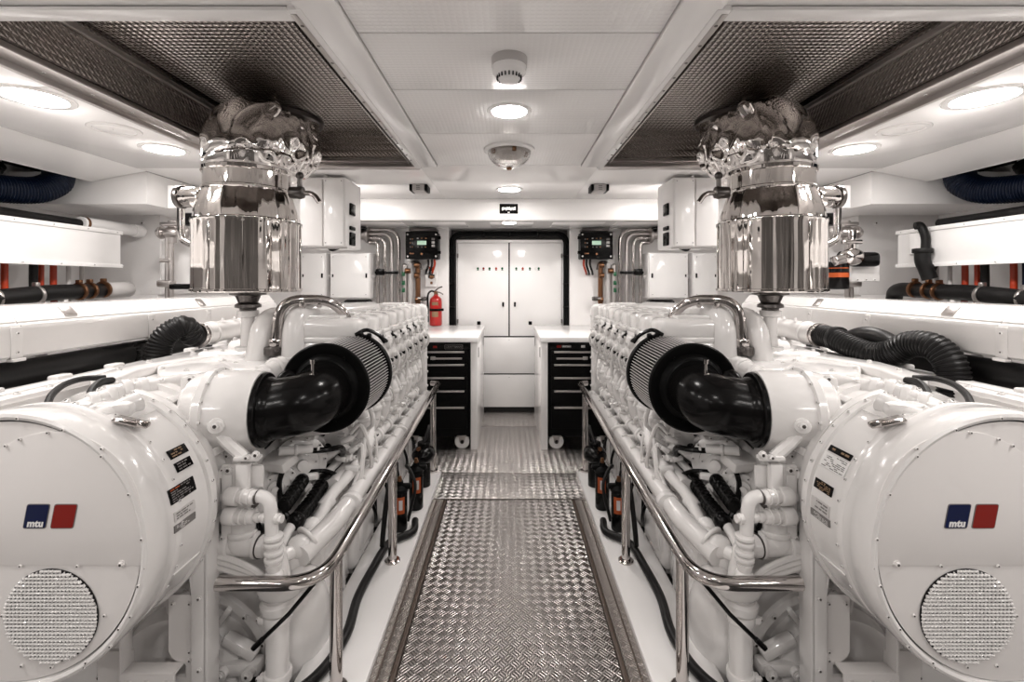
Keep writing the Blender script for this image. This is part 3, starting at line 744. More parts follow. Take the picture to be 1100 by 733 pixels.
# ------------------------------------------------------------------ neck housing between drum and intake elbow
fl = P(284, 440, 1.85); ax = V(.985, .13, .0).normalized()
a = MB(); a.lathe([(-.26, .03), (-.26, .13), (-.24, .15), (-.2, .156), (-.19, .168), (-.165, .168), (-.16, .158), (-.10, .157), (-.035, .154), (-.03, .152), (-.008, .150), (-.008, .12)], fl, ax, 48, cap=False)
ring_bolts(a, fl-ax*.165, ax, .163, 14, .006, .006, 1)
a.bx((-1.75, 1.72, .40), (-1.2, 1.95, 1.0), .05, seg=3); a.lathe([(0, .34), (.0, .372), (.02, .376), (.035, .372), (.04, .362), (.10, .36), (.105, .378), (.13, .382), (.15, .378), (.155, .355), (.3, .34)], (XC, 1.655, .75), (0,1,0), 72, cap=False)
for k in range(7): q = math.radians(30+k*13); a.box((XC+.368*math.sin(q), 1.725, .75+.368*math.cos(q)), (.03, .075, .022), .006, ry=q); a.bolt((XC+.370*math.sin(q+.1), 1.758, .75+.370*math.cos(q+.1)), (0,-1,0), .009, .010, 1)
a.box(P(241,470,1.84), (.16, .16, .20), .05, rz=-.3, seg=3); a.box(P(228,440,1.9), (.14, .2, .12), .05, rz=-.3, seg=3)
E.part('intake_housing', a, ['paint', 'dsteel'])
a = MB()                                              # strut from the housing down to the mount
p = [P(230,459,1.72), P(247,478,1.70), P(263,492,1.69)]
a.tube(p, .022, 8); q = P(234,457,1.70); a.cyl(q, q+V(.01,-.03,.005), .028, bev=.004); a.bolt(q+V(.01,-.03,.005), (.2,-1,.1), .013, .01, 1)
a.bx(P(256,487,1.70), P(277,497,1.66), .008); q = P(275,489,1.66); a.bolt(q, (0,-1,0), .011, .008, 1); q = P(265,492,1.66); a.bolt(q, (0,-1,0), .009, .008, 1)
a.bx(P(257,496,1.70), P(266,552,1.67), .008); a.bx(P(266,498,1.72), P(282,525,1.70), .012)
E.part('strut', a, ['paint', 'dsteel'])
a = MB(); a.bx(P(236,500,1.69), P(254.5,583,1.69)+V(0,.025,0), .010, seg=3); a.bx(P(240,510,1.69)-V(0,.006,0), P(250,578,1.69), .006); a.bx(P(228,505,1.75), P(262,590,1.75)+V(0,.12,0), .02); q = P(246,505,1.69); a.bolt(q, (0,-1,0), .012, .010, 1)
a.bolt(P(239,505,1.69), (0,-1,0), .006, .006, 1); a.bolt(P(239,578,1.69), (0,-1,0), .006, .006, 1); a.bolt(P(251,578,1.69), (0,-1,0), .007, .006, 1)
E.part('mounting_plate', a, ['paint', 'dsteel'])
# fittings: two bosses with a bent pipe going down, tee and clamps
a = MB(); b1 = P(249,533,1.67); b2 = P(247,554,1.67); dx = V(1,-.12,0)
for b in (b1, b2): a.cyl(b-dx*.015, b+dx*.03, .033, bev=.004); a.cyl(b+dx*.03, b+dx*.095, .025, bev=.003); a.cyl(b+dx*.045, b+dx*.052, .029, bev=.002); a.cyl(b+dx*.07, b+dx*.077, .029, bev=.002)
a.tube(bend([b1+dx*.05, P(290,533,1.66), P(294,610,1.64)], .085, 10), .0225, 16)
for k in range(4): a.cyl(b2+dx*(.10+.025*k), b2+dx*(.115+.025*k), .018, bev=.002)
a.cyl(b2+dx*.09, b2+dx*.20, .014)
q = P(294,575,1.64)
for dz in (0, -.02, -.052, -.075): a.cyl(q+V(0,0,dz), q+V(0,0,dz-.014), .032, bev=.003)
a.cyl(q+V(0,0,-.10), q+V(0,0,-.14), .028, .02); a.ball(q+V(0,0,-.15), .034)
E.part('vent_pipe', a, ['paint', 'dsteel'])
a = MB(); q = P(262,575,1.72)
a.cyl(q+V(0,0,.10), q+V(0,0,-.0), .045, bev=.005); a.cyl(q+V(0,0,.025), q+V(0,0,.005), .054, bev=.004); a.ball(q-V(0,0,.02), .055)
a.cyl(q-V(.09,.0,.035), q+V(.10,-.02,-.03), .040, bev=.005); a.cyl(q+V(-.04,0,-.03), q+V(-.055,0,-.03), .05, bev=.004); a.cyl(q+V(.05,-.01,-.03), q+V(.065,-.01,-.03), .05, bev=.004); a.ball(q-V(.09,0,.035), .042)
a.tube(bend([q+V(.08,-.02,-.03), q+V(.13,-.03,-.03), q+V(.15,-.03,-.14)], .05), .036, 14)
for k in range(3): a.tube(cat([P(226,596+5*k,1.70), P(250,602+6*k,1.67), P(272,612+4*k,1.65), P(285,622,1.65)], 6), .012, 8)
a.ball(P(230,606,1.75), .05, (1.4,1,.7)); a.ball(P(322,587,1.77), .043, (1.1,1,1)); a.cyl(P(329,580,1.80), P(332,577,1.81), .055, bev=.004); a.box(P(320,600,1.78), (.09,.08,.07), .02, rz=.5); a.ball(P(335,568,1.9), .045)
E.part('tee_fitting', a, ['paint', 'dsteel'])
a = MB(); q = P(262,575,1.72)
for c0, c1, r in ((q+V(0,0,.104), q+V(0,0,.110), .047), (q+V(.072,-.015,-.03), q+V(.077,-.016,-.03), .044), (b1+dx*.0985, b1+dx*.101, .026)): a.cyl(c0, c1, r, seg=20)
E.part('gasket', a, 'dsteel')['kind'] = 'stuff'
# the vertical drain pipe
a = MB(); x, y = -.845, 1.70
a.tube(bend([P(330,626,1.80), P(310,642,1.72), (x, y, H-(642-VY)*y/F), (x, y, -.58)], .05), .040, 18)
for z in (.30, .085): a.cyl((x,y,z), (x,y,z-.035), .049, bev=.006); a.box((x-.045, y-.015, z-.017), (.03,.03,.025), .004)
a.ball((x, y+.02, .38), .062, (1.35, 1.1, .8)); a.lathe([(0,.055),(.02,.06),(.03,.06),(.04,.05)], (x,y,.31), (0,0,1), 24); a.ball((x+.08, y+.04, .40), .05, (1.3,1,.8))
for z in (.285, .07): a.bolt((x-.06, y-.02, z), (-.5,-1,0), .007, .008, 1)
E.part('drain_pipe', a, ['paint', 'dsteel'])
a = MB(); a.tube([P(345,618,1.68), P(310,660,1.62), P(281,688,1.60)], .0075, 8); a.box(P(277,692,1.60), (.018, .018, .05), .005, ry=.8); E.part('lever', a, 'gblk', label='thin black lever')
# ------------------------------------------------------------------ air filter: elbow, plates, pleats
fc = V((349-VX)*2.0/F, 2.0, H-(417-VY)*2.0/F); RF = .187
a = MB()
pe = bend([fl-ax*.01, fl+ax*.05, V(fc.x-.02, 1.865, fc.z-.03), V(fc.x+.005, 2.03, fc.z-.005)], .17, 16)
a.tube(dens(pe, .012), .118, 36, cap=False)
a.lathe([(-.008, .12), (-.008, .142), (-.004, .146), (.008, .146), (.012, .142), (.014, .128), (.03, .124), (.034, .121), (.05, .118)], fl, ax, 48, cap=False)
E.part('intake_elbow', a, 'gblk', label='glossy black intake elbow')
AF = MB(); AF.lathe([(.025, RF*.99), (.012, RF+.005), (0, RF+.006), (-.006, RF), (-.004, RF-.012), (.004, RF-.03), (.008, .145), (-.006, .135), (-.012, .125), (-.02, .121), (-.02, .10)], fc, (0,1,0), 64, cap=False)
for k in range(3): AF.bolt(fc+V(RF*.8*math.cos(1+2*k), -.0, RF*.8*math.sin(1+2*k)), (0,-1,0), .005, .004, 0)
fp = E.part('filter_plate', AF, 'bblk', label='black round filter plate')
a = MB(); q = V(-.79, 1.87, 1.17); a.cyl(q-V(0,0,.05), q+V(0,0,.01), .006, seg=10); a.cyl(q+V(0,0,.005), q+V(0,0,.022), .010, seg=10); a.box(q-V(0,0,.04), (.02,.02,.012), .002)
E.part('clamp_stud', a, 'steel', label='small bright stud')
a = MB(); NP = 84
vs = []; fs = []
for j, (t, rr) in enumerate(((.02, 0), (.33, .006))):
    for k in range(NP*2):
        an = PI*k/NP; r = RF-.016+(0.010 if k % 2 else -.006)+rr
        vs.append(fc+V(r*math.cos(an), t, r*math.sin(an)))
n2 = NP*2
for k in range(n2): fs.append([k, (k+1) % n2, n2+(k+1) % n2, n2+k])
a.add(vs, fs); E.part('pleated_element', a, 'pleat', label='pleated grey filter element', angle=10)
a = MB()
for k in range(NP):
    an = PI*(2*k+1)/NP; r = RF-.0045; a.tube([fc+V(r*math.cos(an), .02, r*math.sin(an)), fc+V((r+.006)*math.cos(an), .33, (r+.006)*math.sin(an))], .0019, 5)
E.part('wire_cage', a, 'lgrey')
a = MB(); a.lathe([(.32, RF-.02), (.322, RF+.010), (.33, RF+.014), (.355, RF+.014), (.362, RF+.008), (.362, .0001)], fc, (0,1,0), 64, cap=False)
E.part('filter_cap', a, 'bblk', label='black rear end cap')
a = MB(); q = fc+V(.06, .30, RF-.0)
for d in (V(.0,.0,.01), V(.03,.03,-.0)): a.box(q+d, (.022,.04,.025), .006, rz=.4)
a.tube(cat([q+V(-.02,-.02,.01), q+V(.02,.02,.03), q+V(.07,.06,.0), q+V(.10,.07,-.04)], 6), .010, 10)
E.part('filter_clamp', a, 'gblk')
a = MB(); pr = cat([P(297,417,1.95), P(305,405,1.98), P(313,402,2.0), P(318,412,2.0)], 6); a.tube(pr, .022, 12); a.ball(P(300,420,1.97), .05, (1,1,.7)); E.part('hose', a, 'gblk', label='short black hose beside the elbow')
# ------------------------------------------------------------------ pipes over the top
a = MB(); pr = bend([P(297,372,2.3), P(300,322,2.3), P(362,322,2.42), P(382,362,2.50)], .14, 12)
a.tube(pr, .0255, 18)
for px, py, Y in ((297,368,2.3), (378,352,2.48)): a.cyl(P(px,py,Y)-V(0,0,.02), P(px,py,Y)+V(0,0,.02), .037, bev=.005)
q = P(325,325,2.35); a.cyl(q-V(.012,0,0), q+V(.012,.005,0), .033, bev=.003); q = P(343,324,2.39); a.cyl(q-V(.01,0,0), q+V(.01,.005,0), .032, bev=.003)
a.tube(bend([P(335,346,2.5), P(360,340,2.5), P(380,352,2.52), P(388,364,2.52)], .08, 8), .024, 14)
E.part('bypass_pipe', a, 'steel', label='polished steel bypass pipe')
a = MB(); q = P(295,374,2.3); a.cyl(q+V(0,0,.01), q-V(0,0,.035), .048, bev=.01); a.box(q+V(.035,0,0), (.06,.05,.03), .012); a.bolt(q+V(.03,-.04,0), (0,-1,0), .01,.01); E.part('pipe_flange', a, 'dsteel')
a = MB(); a.box(P(381,361,2.5), (.07,.06,.05), .02); a.cyl(P(381,361,2.5), P(381,361,2.5)+V(0,0,.05), .036, bev=.005); a.cyl(P(385,362,2.5), P(389,362,2.5), .02, bev=.004); E.part('pipe_flange', a, 'dsteel')
a = MB(); a.tube(bend([P(314,405,2.3), P(317,334,2.33), P(350,337,2.6), P(400,333,3.2)], .16, 12), .056, 22)
q = P(316,385,2.31); a.cyl(q-V(0,0,.01), q+V(0,0,.012), .066, bev=.004)
for px, Y in ((345,2.56), (356,2.66)): q = P(px, 336.7, Y); a.cyl(q-V(.004,.012,0), q+V(.004,.012,0), .062, bev=.004)
E.part('charge_air_pipe', a, 'paint')
a = MB(); a.tube(bend([P(274,400,2.3), P(284,340,2.33), P(330,346,2.8), P(372,342,3.4)], .2, 12), .056, 22); E.part('charge_air_pipe', a, 'paint')
a = MB()                                              # pipe with bands running to the flange
pr = [P(303,392,2.2), P(277,408,2.05), P(250,424,1.93)]; a.tube(pr, .044, 18)
for t in (.15, .4, .65, .9): q = Vector(pr[0]).lerp(pr[2], t); d = (Vector(pr[2])-Vector(pr[0])).normalized(); a.cyl(q-d*.012, q+d*.012, .053, bev=.004)
a.ball(pr[2], .055); E.part('banded_pipe', a, 'paint')
def casting(pxs, z, h, bev, bolts, name='cover_casting', lift=0):
    """flat casting on the engine top: outline given where it is seen, at height z"""
    pts = []
    for px, py in pxs: Y = (H-z)*F/(py-VY); pts.append(((px-VX)*Y/F, Y))
    a = MB(); bm = bmesh.new(); vs = [bm.verts.new((x, y, z)) for x, y in pts]; f = bm.faces.new(vs)
    r = bmesh.ops.extrude_face_region(bm, geom=[f]); 
    for v in r['geom']:
        if isinstance(v, bmesh.types.BMVert): v.co.z -= h
    bmesh.ops.recalc_face_normals(bm, faces=bm.faces[:])
    bmesh.ops.bevel(bm, geom=bm.edges[:], offset=bev, segments=3, profile=.5, affect='EDGES', clamp_overlap=True)
    bm.verts.index_update(); a.add([v.co.copy() for v in bm.verts], [[v.index for v in q.verts] for q in bm.faces]); bm.free()
    for px, py in bolts: Y = (H-z)*F/(py-VY); a.bolt(((px-VX)*Y/F, Y, z-.001), (0,0,1), .009, .011, 1)
    E.part(name, a, ['paint', 'dsteel'])
casting([(96,404), (120,396), (150,388), (205,377), (258,367), (302,367), (302,379), (262,379), (220,383), (178,389), (150,396), (118,408)], 1.125, .06, .016, [(128,398), (160,389), (207,379), (250,371), (285,371), (287,376)])
casting([(168,393), (186,387), (256,380), (264,385), (262,392), (238,399), (186,402), (170,400)], 1.115, .045, .018, [(174,397), (205,386), (252,383), (253,391), (200,399)])
casting([(225,383), (300,380), (302,390), (285,396), (250,396)], 1.12, .05, .016, [(240,388), (290,386)])
casting([(150,406), (172,400), (215,402), (240,401), (244,407), (210,413), (160,414)], 1.085, .05, .012, [(186,404), (228,404)])
a = MB()                                              # outer lip channel along the far edge of the engine top
a.bx((-1.93, 1.5, .62), (-1.85, 2.95, 1.095), .012); a.bx((-1.93, 1.5, 1.06), (-1.80, 2.95, 1.085), .008)
for k in range(11): a.bolt((-1.825, 1.6+k*.125, 1.085), (0,0,1), .010, .010, 1)
for k in range(5): a.box((-1.90, 1.7+k*.27, 1.10), (.05, .07, .025), .008)
a.bx((-1.86, 1.5, .95), (-1.62, 2.6, .98), .01)
E.part('side_channel', a, ['paint', 'dsteel'])
a = MB()                                              # jointed pipe lying on the drum
pr = [P(62,452,1.50), P(100,436,1.56), P(128,423,1.66), P(160,418,1.76), P(196,411,1.88)]
a.tube(cat(pr, 6), .036, 16)
for t in ((100,436,1.56), (118,428,1.62), (135,421.5,1.68), (152,419,1.74)): q = P(*t); a.cyl(q-V(.008,.012,0), q+V(.008,.012,0), .047, bev=.006)
a.box(P(80,440,1.52), (.11,.07,.05), .018, rz=.4); a.box(P(122,440,1.50), (.12,.08,.05), .02, rz=.35); a.cyl(P(104,452,1.45), P(150,431,1.56), .034, bev=.008); a.box(P(70,447,1.5), (.10,.06,.04), .012, rz=.3)
a.box(P(205,412,1.80), (.06,.06,.065), .018, rz=.2); q = P(205,408,1.77); a.bolt(q, (.2,-1,.2), .012, .012, 1)
a.tube(cat([P(120,420,1.75), P(138,414,1.8), P(160,415,1.85)], 5), .02, 10)
for t in ((78,437,1.5), (87,440,1.49), (113,424,1.62), (140,432,1.56), (146,418,1.7), (178,413,1.8)): a.bolt(P(*t)+V(0,-.02,.02), (0,-.6,1), .008, .008, 1)
E.part('jointed_pipe', a, ['paint', 'dsteel'])
a = MB(); pr = cat([P(50,437,1.50), P(56,424,1.58), P(70,413,1.68), P(90,407,1.78), P(113,406,1.84)], 7); a.tube(pr, .011, 10)
pr = cat([P(96,432,1.58), P(99,420,1.66), P(108,411,1.72), P(120,409,1.78)], 7); a.tube(pr, .014, 10); E.part('hose', a, 'rub', label='thin black hoses looping over the top')
a = MB(); q = P(140,453,1.45); a.box(q, (.085,.05,.012), .005, rz=.25, ry=.32); a.box(q+V(.05,-.01,-.006), (.03,.028,.018), .006, rz=.2, ry=.3); E.part('latch', a, 'steel', label='shiny steel latch')
a = MB()                                              # white pipe running back beside the duct
a.tube([(-1.75, 2.62, 1.205), (-1.75, 3.3, 1.215)], .062, 22)
for y in (2.63, 2.72, 2.98, 3.22): a.cyl((-1.75, y, 1.206), (-1.75, y+.022, 1.206), .069, bev=.004)
for k in range(4): a.bolt((-1.72, 2.8+k*.12, 1.275), (0,0,1), .009, .014, 1)
E.part('air_pipe', a, ['paint', 'dsteel'])
a = MB(); a.box((-1.42, 2.55, 1.11), (.42, .26, .06), .02, seg=3); a.lathe([(0,.06),(.015,.06),(.02,.034),(.165,.032),(.17,.05),(.198,.05)], (-1.335,2.38,1.16), (0,0,1), 24)
for k in range(5): a.bolt((-1.6+k*.09, 2.45, 1.14), (0,0,1), .008, .012, 1)
E.part('turbo_casting', a, ['paint', 'dsteel'])
a = MB(); q = P(385,327,3.45); a.box(q, (.20, .12, .075), .03, seg=3); a.tube(cat([q-V(.09,0,0), q-V(.15,.02,.01), q-V(.22,.02,.03)], 5), .018, 10); E.part('sensor_box', a, 'gblk', label='black oval box on top')
# speckle of small fittings over the walkway side
a = MB(); rnd = random.Random(5)
for i in range(110):
    y = rnd.uniform(2.15, 3.98); z = rnd.choice((.62, .66, .70, .76, .88, .98, 1.02, 1.18, 1.20)); x = -.80+rnd.uniform(-.01,.06)+(.03 if z > .9 else 0)
    r = rnd.uniform(.008, .018); d = V(1, rnd.uniform(-.5,.5), rnd.uniform(-.3,.7)).normalized()
    a.cyl(V(x,y,z)-d*.03, V(x,y,z)+d*rnd.uniform(.01,.035), r, seg=10, bev=.002); a.bolt(V(x,y,z)+d*.02, d, r*.6, .014, 1, False)
E.part('plug', a, ['paint', 'dsteel'])['kind'] = 'stuff'
a = MB()
for i in range(9):
    y = rnd.uniform(2.15, 3.85); z0 = rnd.uniform(.6, .95); p0 = V(-.77, y, z0); p3 = p0+V(rnd.uniform(-.02,.03), rnd.uniform(-.14,.14), rnd.uniform(-.3,-.1))
    p3.z = max(p3.z, .5); a.tube(cat([p0, p0+V(.05,.02,.03), p3+V(.05,-.02,.05), p3], 5), rnd.uniform(.006,.011), 7)
E.part('wiring', a, 'paint')['kind'] = 'stuff'
# castings, brackets and unions packed into the side of the engine
a = MB(); rnd = random.Random(21)
for i in range(130):
    y = rnd.uniform(1.98, 3.96); z = rnd.uniform(.50, .93); x = rnd.uniform(-1.0, -.86); k = rnd.random()
    if k < .4: a.box((x, y, z), (rnd.uniform(.08,.18), rnd.uniform(.03,.10), rnd.uniform(.025,.08)), .010, rz=rnd.uniform(-.4,.4), rx=rnd.uniform(-.5,.5))
    elif k < .8:
        d = V(1, rnd.uniform(-.6,.6), rnd.uniform(-.3,.6)).normalized(); r = rnd.uniform(.014,.036); c_ = V(x, y, z)
        a.cyl(c_-d*.06, c_+d*rnd.uniform(.03,.09), r, seg=14, bev=.003); a.cyl(c_, c_+d*.014, r*1.3, seg=14, bev=.003); a.bolt(c_+d*.09, d, r*.5, .012, 1, False)
    else:
        c_ = V(x, y, z); a.tube(cat([c_, c_+V(.08,.03,.05), c_+V(.10,.10,.02), c_+V(.05,.16,-.04), c_+V(-.03,.18,-.05)], 5), rnd.uniform(.012,.022), 10)
E.part('union', a, ['paint', 'dsteel'])['kind'] = 'stuff'
a = MB()  # black hoses added as the dark of the crevices between castings
for i in range(34):
    y = rnd.uniform(1.98, 3.8); z = rnd.uniform(.56, .98); c_ = V(rnd.uniform(-.93,-.80), y, z); L = rnd.uniform(.08,.22)
    a.tube(cat([c_-V(.1,.02,0), c_, c_+V(.035,L*.4,rnd.uniform(-.06,.03)), c_+V(.0,L*.8,rnd.uniform(-.12,.0)), c_+V(-.12,L,-.06)], 5), rnd.uniform(.007,.013), 8)
E.part('hose', a, 'gblk')['kind'] = 'stuff'
a = MB()  # black blocks added for the shaded gaps and black bolts under the covers
for k in range(16): y = 2.36+k*.105; a.box((-.775, y, 1.195), (.05, .022, .022), .004); a.cyl((-.75,y+.03,1.03), (-.70,y+.03,1.035), .011, seg=10)
E.part('connector', a, 'gblk')['kind'] = 'stuff'
# lower side: harness, dark filters
a = MB()
for k in range(5): y = 2.6+k*.27; a.cyl((-.79, y, .33), (-.79, y, .42), .022, bev=.004); a.tube(cat([(-.79,y,.33), (-.76,y+.04,.2), (-.78,y+.12,.1), (-.80,y+.18,.22)], 5), .010, 8)
E.part('hose', a, 'gblk')
# ------------------------------------------------------------------ the mirrored engine across the walkway
E2 = mirror(E.o, 'white marine engine on the right of the walkway, round end cover towards the camera')
class T2(Thing):
    def __init__(s, o): s.o = o; s.loc = o.location.copy()
ER = T2(E2)
put_labels(E, 1, E_labels)
badge(E, 1, 24.5)
RL = [(177, 490, 204, 484, 'gblk', 'tan', 1, 21, 'black heading plate with tan print, topmost'),
      (180, 499, 213, 499, 'wht', 'grey', 8, 22, 'white notice with rows of dark print'),
      (198, 524.6, 219, 522.5, 'gblk', 'tan', 5, 23, 'black data plate with tan print'),
      (202, 545, 222, 543, 'lgrey', 'grey', 3, 24, 'white data plate with dark print'),
      (202, 560, 222, 552, 'grey', 'lgrey', 4, 25, 'dark grey data plate, lowest')]
put_labels(ER, -1, RL)
badge(ER, -1, 1013.5)
# ================================================================== exhaust stacks
ex, ey = -1.345, 2.4
X_ = Thing('exhaust_stack', 'shiny steel exhaust silencer with crumpled foil elbow, above the left engine', 'exhaust', (ex, ey, 1.36))
RV = .247
wob = lambda a, t: 1+.006*math.sin(a*15)+.0042*math.sin(a*27+1)+.0028*math.sin(a*43+.5)+.004*math.sin(a*5+2)
a = MB(); a.lathe([(1.452, RV-.03), (1.455, RV), (1.46, RV+.006), (1.47, RV+.006), (1.472, RV), (1.62, RV+.001), (1.79, RV), (1.80, RV+.004), (1.815, RV+.003), (1.82, RV-.004)], (ex, ey, 0), (0,0,1), 320, mod=wob)
for k in range(6): q = .3+k*1.05; a.box((ex+RV*math.cos(q)*1.006, ey+RV*math.sin(q)*1.006, 1.63), (.004, .012, .34), .001, rz=q)
X_.part('silencer_body', a, 'chrome')
a = MB(); vs = []; fs = []; n = 12                     # segmented cone, twelve flat petals
pr = [(1.812, RV-.002), (1.86, RV-.008), (1.91, RV-.024), (1.965, .205)]
a.lathe(pr, (ex, ey, 0), (0,0,1), 96, cap=False, mod=lambda an, t: 1-.024*abs(math.sin(an*9)))
X_.part('cone', a, 'chrome')
a = MB(); a.lathe([(1.955, .200), (1.965, .209), (1.975, .209), (1.98, .202), (2.05, .202), (2.055, .21), (2.07, .213), (2.075, .206)], (ex, ey, 0), (0,0,1), 64, cap=False)
X_.part('neck_band', a, 'chrome')
a = MB(); rnd = random.Random(2)
pe = bend([(ex, ey, 2.06), (ex, ey+.005, 2.25), (ex-.05, ey+.46, 2.31), (ex-.06, ey+.47, 2.54)], .22, 16)
import numpy as np
pe = even(pe, .008); seg = 150
b = MB(); b.tube(pe, .22, seg, rf=lambda L, i, n: .196+.02*min(1, L/.12)*min(1, max(0, (n-i)/14)), cap=False)
pts_ = np.array([tuple(v) for v in b.v]); rs = np.random.RandomState(4)
sd = pts_[rs.choice(len(pts_), 260, replace=False)]; tv = rs.normal(0, 1, (260, 3))
sc_ = np.array([1., 1., .75])
cen = np.array([tuple(pe[j//seg]) for j in range(len(b.v))]); rad = pts_-cen; rad /= np.linalg.norm(rad, axis=1)[:, None]
disp = np.zeros(len(pts_))
for q0 in range(0, len(pts_), 2000):
    dv = pts_[q0:q0+2000, None, :]-sd[None]; d2 = ((dv*sc_)**2).sum(2); w8 = np.exp(-(d2-d2.min(1)[:, None])/.0006)
    w8 /= w8.sum(1)[:, None]; disp[q0:q0+2000] = (w8*(dv*tv[None]).sum(2)).sum(1)
Ls = np.repeat(np.arange(len(pe))*.008, seg)
side = np.clip((rad[:, 0]*.9+rad[:, 1]*.5+.75)*1.1, .22, 1.)          # crumpled on the inner and rear faces, tighter on the outer face
disp = np.clip(disp*.42, -.022, .022)*side*np.clip(Ls/.05, 0, 1)
ang_ = np.tile(np.arange(seg)*2*PI/seg, len(pe)); ph_ = (Ls+.03*np.sin(ang_)) % .135
disp += -.012*np.clip(1-np.abs(ph_-.07)/.007, 0, 1)*np.clip(Ls/.05, 0, 1)
new_ = pts_+rad*disp[:, None]
b.v = [Vector(p) for p in new_]
a.add(b.v, b.f); a.lathe([(-.006,.208),(.006,.208)], (ex,ey,2.078), (0,0,1), 64, cap=False)
X_.part('foil_elbow', a, 'foil', angle=60)
a = MB(); a.lathe([(2.47, .205), (2.485, .24), (2.508, .245), (2.509, .20)], (ex-.06, ey+.47, 0), (0,0,1), 64, cap=False); X_.part('ceiling_collar', a, 'dsteel')
a = MB(); a.lathe([(1.455, .085), (1.44, .085), (1.435, .06), (1.40, .045), (1.39, .06), (1.375, .062), (1.37, .04), (1.36, .04)], (ex+.01, ey-.02, 0), (0,0,1), 28); X_.part('drain_nozzle', a, 'dsteel')
a = MB(); q = P(322,207,2.35)
a.cyl(q-V(.05,0,0), q+V(.02,0,0), .03, bev=.005, m=0); a.ball(q, .028, (1,1,1.2)); a.cyl(q+V(0,0,.03), q+V(0,0,.09), .012, m=0); a.ball(q+V(0,0,.085), .02, m=0)
a.tube(bend([q, q+V(.07,0,-.005), q+V(.10,0,-.05)], .03), .013, 10, m=1); X_.part('drain_valve', a, ['dsteel', 'steel'])
a = MB(); q = P(207,212,2.5)
a.cyl(q+V(.10,-.05,-.01), q-V(.05,0,0), .055, bev=.008, m=0); a.cyl(q-V(.05,0,0), q-V(.075,0,0), .062, bev=.004, m=1)
X_.part('side_branch', a, ['chrome', 'dsteel'])
mirror(X_.o, 'shiny steel exhaust silencer with crumpled foil elbow, above the right engine')
# thin looped pipe and valves behind the stacks
G = Thing('valve_pipework', 'thin steel pipe loop and valves against the bulkhead, left of the left exhaust', 'pipework', P(185,300,3.3))
a = MB(); Yv = 3.0; a.tube(bend([P(210,206,Yv), P(196,200,Yv), P(194,210,Yv), P(195,258,Yv), P(208,264,Yv)], .09), .022, 12); G.part('loop_pipe', a, 'steel')
a = MB(); Yv = 3.5
for px in (180, 184): q = P(px,250,Yv); a.tube([(q.x,q.y,.0), q], .018, 10)
a.box(P(179,305,Yv), (.10,.08,.05), .01); a.box(P(179,280,Yv), (.08,.05,.03), .006); G.part('riser', a, 'alu')
a = MB(); q = P(185,250,Yv)
a.ball(q, .055, (1.2,1,.8)); a.cyl(q-V(.11,0,0), q+V(.12,0,0), .032, bev=.005); a.cyl(q+V(0,0,-.08), q+V(0,0,.09), .028, bev=.005)
for d in (-.09,.09): a.cyl(q+V(d,0,0), q+V(d+.02,0,0), .048, bev=.004)
a.box(q+V(.02,-.03,.06), (.16,.05,.03), .01); G.part('valve', a, 'alu')
a = MB(); a.box(P(203,236,3.3), (.10,.08,.09), .02); G.part('actuator', a, 'gblk')
a = MB(); a.box(P(196,308,3.4), (.16,.06,.04), .01); G.part('actuator', a, 'gblk')
a = MB(); a.box(P(198,283,3.75), (.26,.16,.36), .012); G.part('terminal_box', a, 'panel')
a = MB(); a.box(P(188,212,3.3), (.07,.05,.16), .006); G.part('terminal_box', a, 'panel')
GR = mirror(G.o, 'thin steel pipe loop and valves against the bulkhead, right of the right exhaust')
R_ = Thing('valve_motor', 'black valve actuator with orange marks, right of the right exhaust', 'valve', P(905,300,3.2))
a = MB(); q = P(928,279,3.2); a.box(q, (.16,.12,.10), .03, seg=3); a.cyl(q-V(.05,0,0), q-V(.17,0,-.03), .045, .03, bev=.006); R_.part('motor', a, 'gblk')
a = MB(); q = P(900,295,3.2); a.cyl(q-V(0,0,.10), q+V(0,0,.09), .065, bev=.012); a.cyl(q+V(0,0,.09), q+V(0,0,.12), .045, bev=.006); R_.part('canister', a, 'gblk')
a = MB(); a.lathe([(-.02,.0655),(.012,.0655)], q, (0,0,1), 24, 0, False); a.lathe([(.04,.0655),(.046,.0655)], q, (0,0,1), 24, 0, False); R_.part('band', a, 'orl')
a = MB(); q = P(915,276,3.15); a.ball(q, .06, (1.3,1,1)); a.cyl(q-V(.12,0,.03), q+V(.06,0,.01), .035, bev=.005); a.cyl(q, q+V(0,0,.18), .022, bev=.004); a.box(q+V(0,0,.10), (.12,.05,.03), .008); R_.part('valve_body', a, 'steel')
a = MB(); q = P(923,294,3.3); a.box(q, (.20,.12,.115), .01); 
for d in (-.06, .0, .06): a.bolt(q+V(d,-.06,-.045), (0,-1,0), .008, .006, 1)
R_.part('terminal_box', a, ['panel', 'dsteel'])
# ================================================================== hand rails
T = Thing('hand_rail', 'polished steel hand rail along the left side of the walkway', 'hand rail', (-.62, 2.7, .02))
a = MB(); a.tube(bend([(-.655, 3.93, .655), (-.593, 3.90, .655), (-.634, 1.565, .488), (-.98, 1.565, .488)], .14, 12), .0235, 18); T.part('rail', a, 'steel')
for x, y, z in ((-.632, 1.70, .495), (-.62, 2.475, .552), (-.598, 3.66, .64)):
    a = MB(); a.cyl((x,y,.03), (x,y,z), .0225, seg=20); T.part('post', a, 'steel')
    a = MB(); a.lathe([(.02,.04),(.027,.04),(.03,.036),(.03,.024)], (x,y,0), (0,0,1), 24); T.part('foot_flange', a, 'steel')
mirror(T.o, 'polished steel hand rail along the right side of the walkway')
